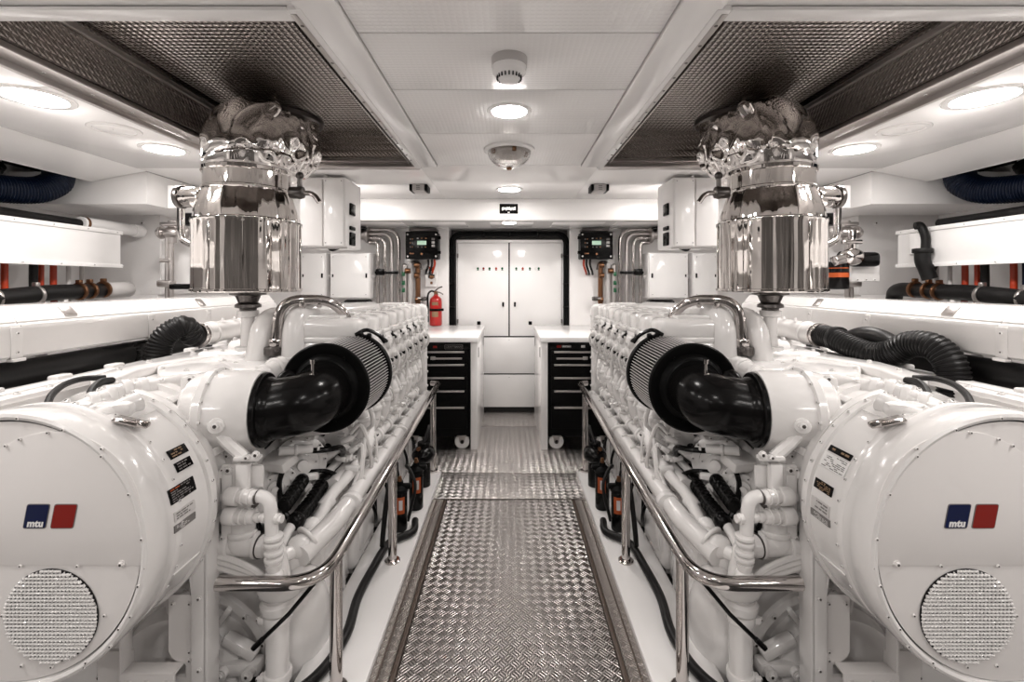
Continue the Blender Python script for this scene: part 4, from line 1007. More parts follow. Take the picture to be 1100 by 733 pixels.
# ================================================================== long white ducts beside the engines
D = Thing('cable_duct', 'long white rounded metal duct beside the left engine', 'duct', (-2.1, 2.4, 1.18))
def duct_piece(y0, y1):
    pr = [(1.20, -1.965), (1.21, -1.95), (1.315, -1.95), (1.332, -1.955), (1.338, -1.97), (1.345, -1.97), (1.395, -2.012), (1.402, -2.03), (1.402, -2.30), (1.39, -2.33), (1.20, -2.33)]
    a = MB(); a.prism(pr, 'y', y0, y1); return a
for y0, y1 in ((.7, 1.86), (1.864, 2.55), (2.554, 3.9)): D.part('cover_section', duct_piece(y0, y1), 'paint')
for y in (1.82, 2.515, 3.0):
    a = MB(); a.bx((-1.947, y, 1.196), (-1.953, y+.045, 1.325), .002); 
    for z in (1.225, 1.30): a.bolt((-1.947, y+.022, z), (1,0,0), .007, .005, 1, False)
    a.box((-1.95, y+.022, 1.195), (.03,.05,.012), .003); D.part('joint_band', a, ['paint', 'dsteel'])
for y in (2.1, 3.0):
    a = MB(); a.box((-1.992, y, 1.375), (.055,.06,.006), .002, ry=.85); D.part('clip', a, 'alu')
for y in (1.0, 2.2, 3.4):
    a = MB(); a.bx((-2.36, y, .0), (-2.24, y+.06, 1.2), .004); D.part('bracket', a, 'wall')
mirror(D.o, 'long white rounded metal duct beside the right engine')
def hose(name, pts, r, mat, label, cat_, rib=0, seg=16, group=None, wavelength=.016):
    a = MB(); pts = even(pts, wavelength/4) if rib else dens(pts, .03)
    a.tube(pts, r, seg, rf=(lambda L, i, n: r+rib*(1 if i % 4 < 2 else -1)) if rib else None)
    c = pts[0]; t = a.build(name, mat, c); return tag(t, label, cat_, group)
# big dark pipes under the ducts
for s, nm in ((-1, 'left'), (1, 'right')):
    T = Thing('insulated_pipe', f'thick black insulated pipe lying under the {nm} white duct', 'pipe', (s*2.02, 2.0, 1.08))
    a = MB(); a.tube([(s*2.03, .8, 1.115), (s*2.02, 2.45, 1.125), (s*2.02, 3.2, 1.13)], .06, 20); T.part('pipe', a, 'rub')
    for y in (1.45, 1.55, 2.45, 2.62): 
        a = MB(); a.cyl((s*2.023, y, 1.122), (s*2.023, y+.04, 1.122), .064, seg=24, bev=.003); T.part('collar', a, 'gblk' if y > 1.5 else 'blueh')
    for y in (1.2, 2.1):
        a = MB(); a.bx((s*1.96, y, .0), (s*2.10, y+.04, 1.07), .004); T.part('bracket', a, 'wall')
# ribbed hoses from the air pipes
def ribs(L, i, n): return .058+.0028*(1 if i % 4 < 2 else -1)
a = MB(); a.tube(even(cat([(-1.75,2.64,1.205), (-1.752,2.58,1.207), P(198,351,2.53), P(184,356,2.49), P(174,366,2.47), P(170,380,2.46), P(169,392,2.46)], 10), .004), .058, 18, rf=ribs)
E.part('air_hose', a, 'rub', label='black ribbed hose bending down from the white pipe')
a = MB(); a.tube(even(cat([(1.75,2.63,1.205), (1.75,2.50,1.20), (1.755,2.42,1.18), (1.78,2.30,1.15), (1.82,2.22,1.165), (1.85,2.15,1.215), (1.87,2.06,1.22), (1.885,2.0,1.17), (1.89,1.98,1.10), (1.89,1.975,1.02)], 10), .004), .058, 18, rf=ribs)
ER.part('air_hose', a, 'rub', label='black ribbed hose arching over from the white pipe')
a = MB(); a.tube(cat([(1.77,2.44,1.19), (1.83,2.38,1.225), (1.87,2.30,1.20), (1.885,2.24,1.13)], 8), .052, 16); a.cyl((1.752,2.47,1.20), (1.752,2.50,1.20), .068, bev=.005); ER.part('hose_elbow', a, 'rub')
for T_, s_ in ((E,-1), (ER,1)):
    a = MB(); a.cyl((s_*1.75,2.60,1.205), (s_*1.75,2.62,1.205), .069, bev=.003); a.cyl((s_*1.75,2.628,1.205), (s_*1.75,2.638,1.205), .069, bev=.003); T_.part('hose_clamp', a, 'steel')
# ================================================================== wall boxes, hoses outboard
WB = Thing('wall_trunking', 'long white box trunking on the left hull side', 'trunking', (-3.1, 2.4, 1.62))
a = MB(); a.bx((-3.35, .6, 1.625), (-2.905, 3.48, 1.86), .004); WB.part('box', a, 'panel')
a = MB(); a.bx((-3.35, .6, 1.858), (-2.895, 3.49, 1.888), .004); a.bx((-2.905, .6, 1.612), (-2.897, 3.49, 1.64), .002)
for k in range(12): a.bolt((-2.896, .8+k*.24, 1.873), (1,0,0), .006, .004, 1, False); a.bolt((-2.896, .85+k*.24, 1.626), (1,0,0), .006, .004, 1, False)
WB.part('lid', a, ['panel', 'dsteel'])
for y in (1.2, 2.3, 3.3):
    a = MB(); a.bx((-3.6, y, 1.66), (-3.34, y+.05, 1.70), .004); WB.part('bracket', a, 'panel')
mirror(WB.o, 'long white box trunking on the right hull side')
HB = Thing('hose_manifold', 'black hose with steel clamps lying under the left wall trunking', 'hose', (-2.95, 2.6, 1.34))
a = MB(); a.tube([(-2.92, 1.9, 1.385), (-2.93, 2.66, 1.41), (-2.94, 2.95, 1.435), (-2.95, 3.38, 1.445)], .052, 18); HB.part('hose', a, 'rub')
for y, m_ in ((2.64,'alu'), (2.88,'alu'), (3.17,'brass'), (3.25,'brass'), (3.36,'brass')):
    a = MB(); a.cyl((-2.938, y, 1.41+.06*(y-2.66)), (-2.938, y+.02, 1.411+.06*(y-2.66)), .060, bev=.003); a.box((-2.938, y+.01, 1.475+.06*(y-2.66)), (.03,.03,.03), .005); HB.part('clamp', a, m_)
a = MB(); a.cyl((-2.95,3.38,1.445), (-2.955,3.62,1.45), .058, bev=.012); HB.part('pipe_end', a, 'lgrey')
for y in (2.2, 3.05):
    a = MB(); a.bx((-3.602, y, 1.33), (-2.90, y+.04, 1.352), .003); a.bx((-2.95, y+.005, 1.35), (-2.92, y+.035, 1.40), .003); HB.part('bracket', a, 'wall')
HBR = T2(mirror(HB.o, 'black hose with steel clamps lying under the right wall trunking', skip=('pipe_end',)))
a = MB(); a.tube(cat([(2.95,3.37,1.445), (2.96,3.50,1.45), (2.99,3.60,1.43), (3.01,3.64,1.38), (3.01,3.65,1.32)], 8), .052, 18); HBR.part('hose_bend', a, 'rub')
for s, nm in ((-1,'left'), (1,'right')):
    for k, (y, r, mt, nme) in enumerate(((2.72, .027, 'blueh', 'dark blue'), (2.80, .017, 'org', 'orange'), (2.97, .022, 'rub', 'black'), (3.02, .014, 'org', 'orange'), (3.10, .018, 'org', 'orange'))):
        x = s*(3.0-.0*k); lab = {0:'first', 1:'first', 2:'', 3:'second', 4:'third'}[k]
        hose('riser_hose', cat([(s*3.035, y, 1.622), (s*3.036, y, 1.5), (s*3.035, y+.004, 1.362)], 5), r, mt, f'{lab+" " if lab else ""}{nme} riser hose from the camera, under the {nm} wall trunking', 'hose')
    for k, y in enumerate((3.2, 3.3)):
        hose('riser_pipe', [(s*3.03, y, 1.622), (s*3.03, y, 1.362)], .013, 'lgrey', f'thin grey riser pipe under the {nm} wall trunking, {"nearer" if not k else "further"} one', 'pipe')
    # big dark hoses high up at the hull side
    hose('hull_hose', cat([(s*3.25, 2.2, 2.10), (s*3.2, 2.7, 2.08), (s*3.12, 3.02, 2.10), (s*3.08, 3.15, 2.17), (s*3.1, 3.21, 2.26)], 10), .085, 'blueh', f'thick dark blue ribbed hose high on the {nm} hull side', 'hose', .0025)
    hose('hull_hose', cat([(s*3.42, 2.3, 2.20), (s*3.42, 2.75, 2.19), (s*3.38, 2.95, 2.20), (s*3.36, 3.02, 2.24), (s*3.36,3.05,2.28)], 8), .05, 'rub', f'black hose curling behind the blue hose on the {nm} hull side', 'hose', .0025)
    hose('hull_pipe', cat([(s*3.05, 1.9, 1.924), (s*3.05, 2.72, 1.924), (s*3.08, 3.0, 1.924), (s*3.08, 3.33, 1.924)], 8), .034, 'rub', f'black pipe lying on top of the {nm} wall trunking', 'pipe')
T = Thing('capped_pipe', 'white capped pipe lying on top of the left wall trunking', 'pipe', (-3.08, 3.6, 1.9))
a = MB(); a.cyl((-3.08,3.34,1.93), (-3.08,3.80,1.93), .048, bev=.004); T.part('pipe', a, 'panel')
a = MB(); a.cyl((-3.08,3.80,1.93), (-3.08,3.89,1.93), .054, bev=.004); T.part('cap', a, 'panel')
a = MB(); a.cyl((-3.08,3.36,1.93), (-3.08,3.38,1.93), .052, bev=.003); T.part('clamp', a, 'brass')
# right: cable gland elbow on the trunking end and the curved black hose below
T = Thing('cable_elbow', 'black elbow dropping from the end of the right wall trunking', 'hose', (2.94, 3.3, 1.55))
a = MB(); a.tube(cat([P(983,243,3.24), P(989,243,3.23), P(994,255,3.215), P(994,270,3.215)], 7), .026, 14); T.part('cable', a, 'rub')
a = MB(); a.tube(cat([P(991,268,3.215), P(991,280,3.215), P(995,290,3.21), P(999,300,3.20)], 7), .045, 18); a.cyl(P(991,267,3.215), P(991,272,3.215), .058, bev=.005); a.box(P(1002,288,3.19), (.035,.04,.10), .01, ry=.5); T.part('elbow', a, 'rub')
a = MB(); a.box((2.893,3.30,1.78), (.02,.12,.15), .008, seg=3); T.part('gland_box', a, 'panel')
# ================================================================== far wall: cabinet with double doors
yc = 5.42; pc = yc/F
CB = Thing('electrical_cabinet', 'tall white double door cabinet at the end of the walkway', 'cabinet', (0, yc, .0))
def fz(py): return H-(py-VY)*pc
def fx(px): return (px-VX)*pc
a = MB(); a.bx((fx(490.2), yc, fz(437)), (fx(605), 5.54, fz(257.5)), .004); a.bx((fx(490.2), yc+.01, .004), (fx(605), 5.54, fz(437)), .0, 1)
a.bx((fx(490.2), yc-.016, fz(261)), (fx(605), yc, fz(257.8)), .003); a.bx((fx(490.2), yc-.016, fz(361)), (fx(491.6), yc, fz(261)), .002); a.bx((fx(603.6), yc-.016, fz(361)), (fx(605), yc, fz(261)), .002)
a.bx((fx(546), yc-.003, fz(361)), (fx(548), yc-.001, fz(261)), 0, 1); a.bx((fx(491), yc-.003, fz(362.4)), (fx(604), yc-.001, fz(361.2)), 0, 1); a.bx((fx(491), yc-.003, fz(402.4)), (fx(604), yc-.001, fz(401.2)), 0, 1)
CB.part('carcass', a, ['panel', 'dark'])
for x0, x1, hx, sx, nm in ((491.9, 546.2, 540.5, 514.5, 0), (547.6, 603.3, 553, 569.5, 1)):
    a = MB(); a.bx((fx(x0), yc-.022, fz(361)), (fx(x1), yc-.002, fz(261.5)), .004); d = CB.part('door', a, 'panel')
    a = MB(); a.box((fx(hx), yc-.03, fz(327)), (.022,.022,.055), .006); CB.part('handle', a, 'gblk', d)
    a = MB(); a.box((fx(sx), yc-.024, fz(347)), (.04,.008,.04), .003); CB.part('lock', a, 'gblk', d)
    a = MB(); hxx = fx(492 if nm == 0 else 603)
    for py in (275, 345): a.box((hxx, yc-.026, fz(py)), (.014,.014,.05), .004)
    CB.part('hinge', a, 'grey', d)
    lamps = ((513.5,'green'), (519.5,'redl'), (526,'green'), (533,'org'), (539.5,'green')) if nm == 0 else ((554.5,'green'), (561.5,'org'), (569,'green'), (575,'wht'), (578.5,'green'))
    for px, mt in lamps:
        a = MB(); c = V(fx(px), yc-.022, fz(288.5)); a.cyl(c, c-V(0,.010,0), .0125, seg=16, bev=.002); a.box(c+V(0,-.002,-.018), (.022,.004,.010), .001); CB.part('indicator_lamp', a, mt, d)
for z0, z1 in ((401, 362.5), (437, 402.5)):
    a = MB(); a.bx((fx(491), yc-.02, fz(z0)), (fx(604), yc-.002, fz(z1)), .004)
    for px in (518, 547, 576):
        a.bolt((fx(px), yc-.02, fz(z1+2.5)), (0,-1,0), .007, .004, 1, False)
    CB.part('lower_panel', a, ['panel', 'dsteel'])
PB = Thing('pipe_arch', 'black pipes framing the white double doors', 'pipe', (0, 5.36, .9))
for off, rr in ((0, .027), (.062, .027)):
    a = MB(); o = off; yb = 5.36
    a.tube(bend([((486.4-VX)*yb/F-o*.3, yb+o*.5, .9), ((486.4-VX)*yb/F-o*.3, yb+o*.5, H+(304-252)*yb/F+o*.2), ((607.8-VX)*yb/F+o*.3, yb+o*.5, H+(304-252)*yb/F+o*.2), ((607.8-VX)*yb/F+o*.3, yb+o*.5, .9)], .13, 10), rr, 14); PB.part('pipe', a, 'bblk')
for px, py in ((486.2,275),(486.2,305),(486.2,330),(520,252),(547,252),(578,252),(607.9,275),(607.9,305),(607.9,330)):
    a = MB(); q = P(px,py,5.34); a.box(q+V(0,.0,0), (.062,.05,.016) if py > 260 else (.016,.05,.062), .004); PB.part('clamp', a, 'gblk')
# ================================================================== workbenches with rolling tool chests
def bench(s, nm, other):
    T = Thing('workbench', f'white workbench over the {nm} black tool chest, beside the double doors', 'workbench', (s*.62, 4.65, 0))
    a = MB(); a.bx((s*.275, 4.12, .972), (s*.98, 5.28, 1.018), .006); T.part('worktop', a, 'panel')
    for x0, x1 in ((.285, .345), (.93, .97)):
        a = MB(); a.bx((s*x0, 4.16, .005), (s*x1, 5.26, .972), .004)
        if x0 < .5:
            for yy in (4.3, 5.1):
                a.box((s*.283, yy, .86), (.006, .05, .09), .002, 1)
        T.part('side_panel', a, ['panel', 'grey'])
    T = Thing('tool_chest', f'black rolling tool chest with bright drawer pulls, under the {nm} workbench', 'tool chest', (s*.62, 4.6, 0))
    a = MB(); a.bx((s*.352, 4.17, .122), (s*.925, 4.9, .962), .005); T.part('body', a, 'bblk')
    zt = lambda py: H-(py-VY)*4.15/F
    tops = [377.3, 391.2, 405.2, 419.5, 437, 461.5]; n0 = 0
    for i, (p0, p1) in enumerate(zip(tops, tops[1:])):
        a = MB(); a.bx((s*.375, 4.15, zt(p1)+.006), (s*.90, 4.172, zt(p0)), .003); d = T.part('drawer', a, 'bblk')
        a = MB(); a.bx((s*.40, 4.138, zt(p0+2.2)), (s*.885, 4.152, zt(p0)), .004); T.part('pull', a, 'alu', d, label='bright drawer pull')
        if i == 0:
            a = MB(); xa, xb = (.42, .70)
            a.bx((s*xa, 4.132, zt(386.2)), (s*xb, 4.148, zt(384.2)), .003); a.bx((s*xb, 4.13, zt(386.6)), (s*(xb-.045), 4.15, zt(383)), .004); T.part('lock_bar', a, 'alu', d)
    a = MB(); a.bx((s*.36, 4.16, zt(376.5)), (s*.918, 4.172, zt(368.2)), .003); hd = T.part('header', a, 'gblk')
    if s < 0:
        xb = (487.3-VX)*4.15/F; zc = zt(373)
        a = MB(); a.box((xb, 4.1575, zc), (.162,.004,.040), .004, 0); a.box((xb, 4.156, zc), (.154,.004,.032), .004, 1); add_text(a, 'CRAFTSMAN', .025, (xb, 4.1535, zc), (1,0,0), (0,0,1), 0, bold=.0003)
        T.part('badge', a, ['grey', 'bblk', 'lgrey'], hd)
        a = MB(); a.box(((467-VX)*4.15/F, 4.157, zc), (.036,.004,.020), .002, 0); T.part('sticker', a, 'redl', hd)
    else:
        zc = zt(372.5); xr = (600.5-VX)*4.15/F; xt = (608.7-VX)*4.15/F
        a = MB(); a.box((xr, 4.157, zc), (.040,.004,.022), .007, 0); a.box((xt, 4.157, zc), (.080,.004,.022), .004, 1); add_text(a, 'CRAFTSMAN', .0135, (xt, 4.1545, zc), (1,0,0), (0,0,1), 2, bold=.0002)
        T.part('badge', a, ['redl', 'grey', 'wht'], hd)
        a = MB(); a.box(((626.5-VX)*4.15/F, 4.157, zc), (.036,.004,.022), .004, 0); T.part('sticker', a, 'lgrey', hd)
    for x in (.425, .85):
        for y in (4.19, 4.85):
            a = MB(); a.box((s*x, y+.01, .128), (.085,.09,.012), .003); a.prism([(.125, s*x-.035) if 0 else (.125, s*x-.032), (.125, s*x+.032), (.06, s*x+.02), (.06, s*x-.02)], 'y', y+.0, y+.006); a.prism([(.125, s*x-.032), (.125, s*x+.032), (.06, s*x+.02), (.06, s*x-.02)], 'y', y+.036, y+.042); cs = T.part('caster', a, 'alu')
            a = MB(); a.lathe([(0,.03),(0,.04),(-.004,.052),(0,.062),(.004,.066),(.024,.066),(.028,.062),(.03,.052),(.03,.02)], (s*x, y+.005, .068), (0,1,0), 32); T.part('wheel', a, 'wht', cs, label='light caster wheel')
            a = MB(); a.lathe([(-.003,.0),(-.003,.018),(.036,.018)], (s*x, y+.003, .068), (0,1,0), 16); T.part('hub', a, 'dsteel', cs)
bench(-1, 'left', 0); bench(1, 'right', 0)
# ================================================================== control panels and the clutter of the far walls
def panelbox(s, nm):
    yp = 5.10; k = yp/F
    T = Thing('control_panel', f'black control panel box with small green screen, on the far wall {nm} of the doors', 'control panel', (s*.95, 5.3, 1.76))
    X = lambda px: s*abs((px-VX)*k)*1.0
    Z = lambda py: H-(py-VY)*k
    a = MB(); a.bx((X(436), yp+.01, Z(278)), (X(470), 5.3, Z(249.5)), .01); T.part('housing', a, 'bblk')
    a = MB(); a.bx((X(435.5), yp, Z(278.5)), (X(470.5), yp+.02, Z(249)), .006); T.part('front_door', a, 'gblk')
    o = -1 if s < 0 else 1
    a = MB(); c = V(s*.958, yp-.002, Z(261)); a.box(c, (.10,.006,.045), .003); T.part('screen', a, 'screen')
    rnd = random.Random(4); bm_ = ('grey', 'brass', 'lgrey')
    def button(x, z, d, mt):
        b_ = MB(); b_.box((x, yp-.002, z), d, .002); T.part('button', b_, mt)
    for i in range(3):
        for j in range(2): button(s*.958-.125+.022*j, Z(257+i*4.2), (.014,.006,.014), rnd.choice(bm_))
        button(s*.958-.04+.04*i, Z(265.5), (.016,.006,.012), rnd.choice(bm_[:2])); button(s*.958-.045+.045*i, Z(256.2), (.018,.006,.012), rnd.choice(bm_[1:]))
        button(s*.958+.125, Z(257+i*3.6), (.035,.006,.025), ('grey','lgrey','lgrey')[i])
    a = MB(); a.cyl((s*.958, yp-.008, Z(273)), (s*.958, yp, Z(273)), .012); T.part('knob', a, 'brass')
    button(s*.958-.11, Z(272.5), (.05,.005,.014), 'brass')
    for px in (-.155, .155):
        for py in (252, 275.5): a = MB(); a.cyl((s*.958+px, yp-.008, Z(py)), (s*.958+px, yp, Z(py)), .010, seg=12); T.part('screw', a, 'lgrey')
    for py in (255, 271): 
        a = MB(); a.box((X(471.3) if s < 0 else X(471.3), yp+.05, Z(py)), (.03,.04,.035), .006); T.part('latch', a, 'gblk')
    a = MB(); a.box((s*.95, 5.2, 2.085), (.30,.19,.03), .005); T.part('top_bracket', a, 'dsteel')
    for i, (dx, mt) in enumerate(((.06,'rub'), (.10,'rub'), (.13,'org'))):
        hose('panel_cable', cat([(s*(.958-dx), 5.16, 1.760), (s*(.958-dx), 5.17, 1.70), (s*(.985-dx), 5.20, 1.63), (s*(1.008-dx), 5.296, 1.60)], 7), .012, mt, f'{("black cable nearer the double doors", "black cable between its two neighbours", "orange cable")[i]}, under the {nm} control panel', 'cable')
panelbox(-1, 'left'); panelbox(1, 'right')
PBN = Thing('pipe_bundle', 'four steel pipes bending into the far wall, left of the left control panel', 'pipework', (-1.35, 5.2, 1.0))
for k in range(4):
    x = (406+7.4*k-VX)*5.18/F; zt = H+(304-260.5+4.6*k)*5.18/F
    a = MB(); a.tube(bend([(x, 5.18, .005), (x, 5.18, zt), (-1.56, 5.18, zt)], .055+.055*k, 8), .0215, 14); PBN.part('pipe', a, 'steel' if k != 2 else 'alu')
a = MB(); a.box((-1.35, 5.14, H+(304-293)*5.18/F), (.26,.05,.03), .006); a.box((-1.42, 5.12, H+(304-293)*5.18/F+.005), (.09,.06,.07), .01); PBN.part('clamp', a, 'gblk')
a = MB(); zf = H+(304-252)*5.18/F; a.cyl((-1.555,5.17,zf), (-1.585,5.17,zf), .10, bev=.006); a.cyl((-1.585,5.17,zf), (-1.66,5.17,zf), .055, bev=.006); a.tube(bend([(-1.64,5.17,zf), (-1.70,5.15,zf), (-1.70,5.12,zf+.09)], .06), .05, 16); PBN.part('flange', a, 'alu')
a = MB(); a.cyl((-1.66,5.05,2.085), (-1.66,5.05,2.105), .115, bev=.008); a.cyl((-1.69,5.10,2.02), (-1.66,5.05,2.10), .02); PBN.part('handwheel', a, 'gblk')
mirror(PBN.o, 'four steel pipes bending into the far wall, right of the right control panel')
SG = Thing('gauge_pipes', 'short upright glass and copper pipes with green and orange fittings, below the left control panel', 'pipework', (-1.1, 5.2, 1.0))
for px, r, mt, t in ((434.6, .031, 'alu', 286), (441, .026, 'lgrey', 284), (449, .028, 'brass', 287)):
    x = (px-VX)*5.2/F; a = MB(); a.tube([(x,5.2,.95), (x,5.2,H+(304-t)*5.2/F)], r, 14); a.ball((x,5.2,H+(304-t)*5.2/F), r); SG.part('pipe', a, mt)
x = (434-VX)*5.2/F; a = MB()
for z in (1.42, 1.50, 1.60):
    a = MB(); a.box((x,5.168,z), (.036,.024,.05), .006); SG.part('fitting', a, 'green')
for px, py in ((438,291),(448,285),(448,296),(449,322)):
    a = MB(); a.cyl(P(px,py,5.16)-V(.03,0,0), P(px,py,5.16)+V(.03,0,0), .028, bev=.004); SG.part('union', a, 'brass')
a = MB(); a.tube(bend([P(441,286,5.2), P(443,282,5.2), P(450,282,5.2), P(452,290,5.2)], .05), .02, 10); SG.part('elbow', a, 'dsteel')
a = MB(); a.tube([P(449,321,5.15), P(458,321,5.15)], .022, 10); a.box(P(455,321,5.15), (.05,.05,.05), .01); SG.part('outlet', a, 'dsteel')
mirror(SG.o, 'short upright glass and copper pipes with green and orange fittings, below the right control panel')
# wall cabinets
def wallcab(px0, py0, px1, py1, y, label, d=.22):
    k = y/F; x0, x1 = (px0-VX)*k, (px1-VX)*k; z0, z1 = H-(py1-VY)*k, H-(py0-VY)*k
    T = Thing('switch_cabinet', label, 'cabinet', ((x0+x1)/2, 5.3, z0))
    a = MB(); a.bx((x0, y+.02, z0), (x1, 5.295 if y > 4.6 else y+d, z1), .006); T.part('housing', a, 'wall')
    a = MB(); a.bx((x0+.008, y, z0+.01), (x1-.008, y+.022, z1-.01), .006)
    for ax_ in (x0+.04, x1-.04):
        for az in (z0+.045, z1-.045): a.bolt((ax_, y, az), (0,-1,0), .008, .004, 1, False)
    dr = T.part('door', a, ['panel', 'dsteel'])
    a = MB(); a.box((x1-.035, y-.004, (z0+z1)/2), (.018,.012,.05), .004); T.part('lock', a, 'gblk', dr)
    a = MB(); a.box((x0+.035, y-.003, (z0+z1)/2), (.014,.010,.03), .003); T.part('hinge', a, 'gblk', dr)
    a = MB(); a.tube([(x1+.01, y+.12, (z0+z1)/2-.01), (x1+.028, y+.12, (z0+z1)/2-.01)], .016, 10); a.cyl((x1, y+.12, (z0+z1)/2-.01), (x1+.02, y+.12, (z0+z1)/2-.01), .028, bev=.004); T.part('conduit', a, 'lgrey')
    return T
c1 = wallcab(354, 271.5, 397, 321, 5.05, 'square white wall cabinet left of the left pipe bundle'); mirror(c1.o, 'square white wall cabinet right of the right pipe bundle')
c2 = wallcab(322, 271.5, 349.5, 321, 5.05, 'white wall cabinet half hidden behind the left exhaust'); mirror(c2.o, 'white wall cabinet half hidden behind the right exhaust')
HC = Thing('hanging_cabinet', 'white cabinet hanging from the ceiling behind the left exhaust', 'cabinet', (-1.36, 3.55, 1.76))
ym = 3.40; k = ym/F
a = MB(); a.bx(((322-VX)*k, ym+.015, H-(265-VY)*k), ((370-VX)*k, ym+.38, H-(190-VY)*k), .01); HC.part('housing', a, 'wall')
a = MB(); a.bx(((348-VX)*k, ym-.004, H-(264-VY)*k), ((369-VX)*k, ym+.016, H-(192-VY)*k), .005)
for px in (350, 367):
    for py in (194.5, 261): a.bolt(((px-VX)*k, ym-.004, H-(py-VY)*k), (0,-1,0), .007, .004, 1, False)
HC.part('front_panel', a, ['panel', 'dsteel'])
a = MB(); a.bx(((322-VX)*k, ym+.0, H-(264-VY)*k), ((346-VX)*k, ym+.016, H-(192-VY)*k), .006); HC.part('door', a, 'wall')
for py, hh in ((222,.09), (255,.10), (243,.03)):
    a = MB(); a.box(((370.0-VX)*k+.008, ym+.15, H-(py-VY)*k), (.018,.10,hh), .006); HC.part('connector', a, 'gblk')
a = MB(); a.bx(((325-VX)*k, ym+.05, H-(266.5-VY)*k), ((369-VX)*k, ym+.09, H-(265-VY)*k), .003); HC.part('mounting_strip', a, 'lgrey')
a = MB(); a.bx(((347-VX)*k, ym+.02, H-(190-VY)*k), ((350-VX)*k, ym+.3, H-(187.6-VY)*k), .003); HC.part('mounting_strip', a, 'lgrey')
a = MB(); a.tube(cat([P(352,265,3.55), P(356,268.5,3.55), P(362,267,3.55), P(368,264,3.55)], 5), .012, 8); HC.part('cable', a, 'rub', label='black cable sagging underneath')
mirror(HC.o, 'white cabinet hanging from the ceiling behind the right exhaust')
# switch plate, fire extinguisher
T = Thing('wall_switch', 'white wall plate with a copper coloured switch above the fire extinguisher', 'switch', P(463,299,5.3))
a = MB(); a.box(P(463.5,299.5,5.28), (.135,.03,.185), .006); T.part('plate', a, 'panel')
a = MB(); a.box(P(463.5,297,5.255), (.07,.03,.04), .006); T.part('knob', a, 'gblk')
a = MB(); a.cyl(P(463.5,298,5.26), P(463.5,298,5.20), .022, bev=.004); a.box(P(463.5,304,5.25), (.025,.03,.03), .005); T.part('button', a, 'brass')
a = MB(); a.box(P(463,289,5.27), (.045,.04,.05), .006); T.part('plug', a, 'org')
T = Thing('fire_extinguisher', 'red fire extinguisher hanging on the far wall beside the double doors', 'fire extinguisher', P(468,352,5.2))
c = P(468.2, 350, 5.2)
a = MB(); a.lathe([(0,.05),(.004,.062),(.015,.068),(.27,.068),(.30,.062),(.32,.045),(.335,.026),(.35,.022)], c, (0,0,1), 32); T.part('cylinder', a, 'red')
a = MB(); a.cyl(c+V(0,0,.35), c+V(0,0,.385), .022, bev=.003); a.cyl(c+V(0,-.02,.37), c+V(0,-.045,.37), .014); T.part('valve', a, 'brass')
a = MB(); a.tube([c+V(-.01,0,.385), c+V(.03,-.02,.42), c+V(.075,-.03,.435)], .008, 8); a.tube([c+V(0,0,.378), c+V(.05,-.02,.37), c+V(.085,-.03,.35)], .007, 8); T.part('lever', a, 'dsteel')
a = MB(); a.tube(cat([c+V(0,-.01,.375), c+V(-.05,-.02,.385), c+V(-.085,-.02,.34), c+V(-.088,-.01,.2), c+V(-.085,-.01,.04)], 8), .011, 10); T.part('hose', a, 'rub')
a = MB(); a.lathe([(.165,.070),(.167,.0715),(.19,.0715),(.192,.070)], c, (0,0,1), 32, cap=False); a.box(c+V(.075,0,.178), (.025,.03,.03), .004); T.part('strap', a, 'gblk')
a = MB()
for z, h in ((.23,.035), (.10,.06)):
    vs = []; fs = []
    for i in range(9):
        q = -PI/2-.55+1.1*i/8
        for zz in (z, z+h): vs.append(c+V(.0688*math.cos(q), .0688*math.sin(q), zz))
    for i in range(8): fs.append([2*i, 2*i+1, 2*i+3, 2*i+2])
    a.add(vs, fs)
T.part('label', a, 'tan')
a = MB(); a.box(c+V(0,.08,.18), (.05,.05,.2), .004); T.part('wall_bracket', a, 'grey')
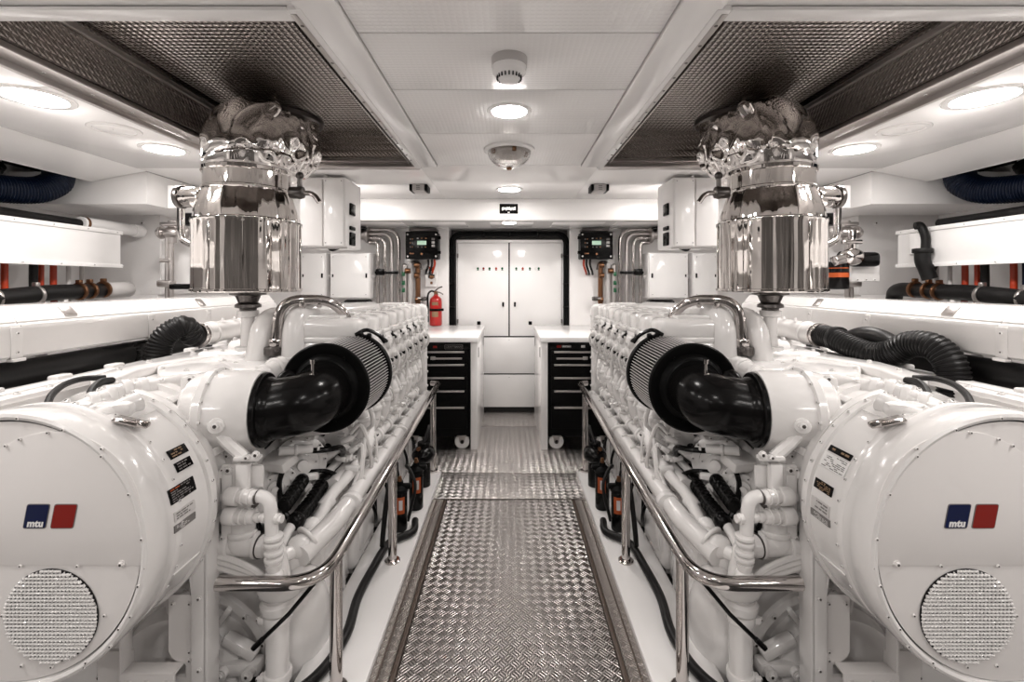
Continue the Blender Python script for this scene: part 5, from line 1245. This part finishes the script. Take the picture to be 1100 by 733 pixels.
# ================================================================== canisters and hoses on the side decks
def canister(s, px, py, h, r, label):
    Y = (H-.02)*F/(py-VY); x = s*abs((px-VX)*Y/F)
    T = Thing('filter_canister', label, 'canister', (x, Y, .02))
    a = MB(); a.lathe([(.02,r*.9),(.028,r),(.02+h*.78,r),(.02+h*.80,r*.92)], (x,Y,0), (0,0,1), 28); T.part('body', a, 'gblk')
    a = MB(); a.lathe([(.02+h*.80,r*1.12),(.02+h*.86,r*1.15),(.02+h*.90,r*.9),(.02+h*.93,r*.5),(.02+h,r*.45)], (x,Y,0), (0,0,1), 24); a.box((x-s*.02,Y,.02+h*.90), (r*2.2,r*.8,.03), .008); T.part('head', a, 'bblk')
    a = MB(); vs = []; fs = []
    for i in range(9):
        q = -PI/2+(-.9 if s > 0 else -.3)+1.2*i/8
        for zz in (.02+h*.38, .02+h*.72): vs.append((x+r*1.006*math.cos(q), Y+r*1.006*math.sin(q), zz))
    for i in range(8): fs.append([2*i, 2*i+1, 2*i+3, 2*i+2])
    a.add(vs, fs); T.part('label_sticker', a, 'orl', label='orange sticker')
    a = MB(); q0 = -PI/2+(-.5 if s > 0 else .1); vs = []; fs = []
    for i in range(5):
        q = q0+.5*i/4
        for zz in (.02+h*.46, .02+h*.66): vs.append((x+r*1.012*math.cos(q), Y+r*1.012*math.sin(q), zz))
    for i in range(4): fs.append([2*i, 2*i+1, 2*i+3, 2*i+2])
    a.add(vs, fs); T.part('print', a, 'lgrey')
    a = MB(); a.cyl((x,Y,.02+h), (x,Y,.035+h), r*.3, seg=12); a.box((x,Y,.04+h), (.02,.02,.02), .004); T.part('cap', a, 'brass')
for s, nm in ((-1,'left'), (1,'right')):
    canister(s, 429.5, 569, .29, .044, f'black canister with orange sticker behind the {nm} hand rail, nearer the camera')
    canister(s, 447, 546, .30, .046, f'black canister with orange sticker behind the {nm} hand rail, further from the camera')
    pts = [P(446,560,2.85), P(443,578,2.72), P(428,586,2.6), P(412,612,2.36), P(392,645,2.15), P(374,680,1.95), P(356,712,1.80), P(340,736,1.72), P(322,760,1.66)]
    pts = [V(-abs(p.x), p.y, max(p.z, .045)) for p in pts]; pts[2].x = -.672; pts[3].x = -.695; pts[4].x = -.70
    hose('deck_hose', cat([V(-s*p.x, p.y, p.z) for p in pts], 8), .0205, 'rub', f'black hose lying along the {nm} side deck beside the engine', 'hose')
    pts = [P(420,505,2.5), P(414,540,2.5), P(410,575,2.5), P(409,598,2.5)]
    hose('drop_hose', cat([V(-s*p.x, p.y+.03, max(p.z, .07)) for p in pts], 6), .014, 'rub', f'thin black hose hanging beside the middle post of the {nm} hand rail', 'hose')
    pts = [P(438,560,2.86), P(446,525,2.9), P(442,508,2.95), P(436,500,3.0)]
    hose('drop_hose', cat([V(-s*p.x-s*.0, p.y, p.z) for p in pts], 6), .010, 'rub', f'thin black hose arching between the canisters on the {nm}', 'hose')
    T = Thing('filter_block', f'black round filter block behind the canisters on the {nm}', 'filter', (s*.64, 3.45, .02))
    q = P(455,488,3.4); q = V(s*abs(q.x), q.y, q.z)
    a = MB(); a.ball(q, .085, (1,1.3,.75)); a.cyl(q+V(0,0,.03), q+V(0,0,.09), .045, bev=.008); a.cyl((q.x,q.y,.02), (q.x,q.y,q.z), .05, bev=.004); T.part('body', a, 'gblk')
    a = MB(); a.tube(cat([q+V(0,0,.08), q+V(s*-.02,.06,.15), q+V(s*-.02,.12,.16), q+V(s*.0,.14,.0)], 6), .012, 8); T.part('hose', a, 'rub')
    a = MB(); a.cyl(q+V(s*.02,-.06,.06), q+V(s*.02,-.10,.07), .014); T.part('plug', a, 'brass')
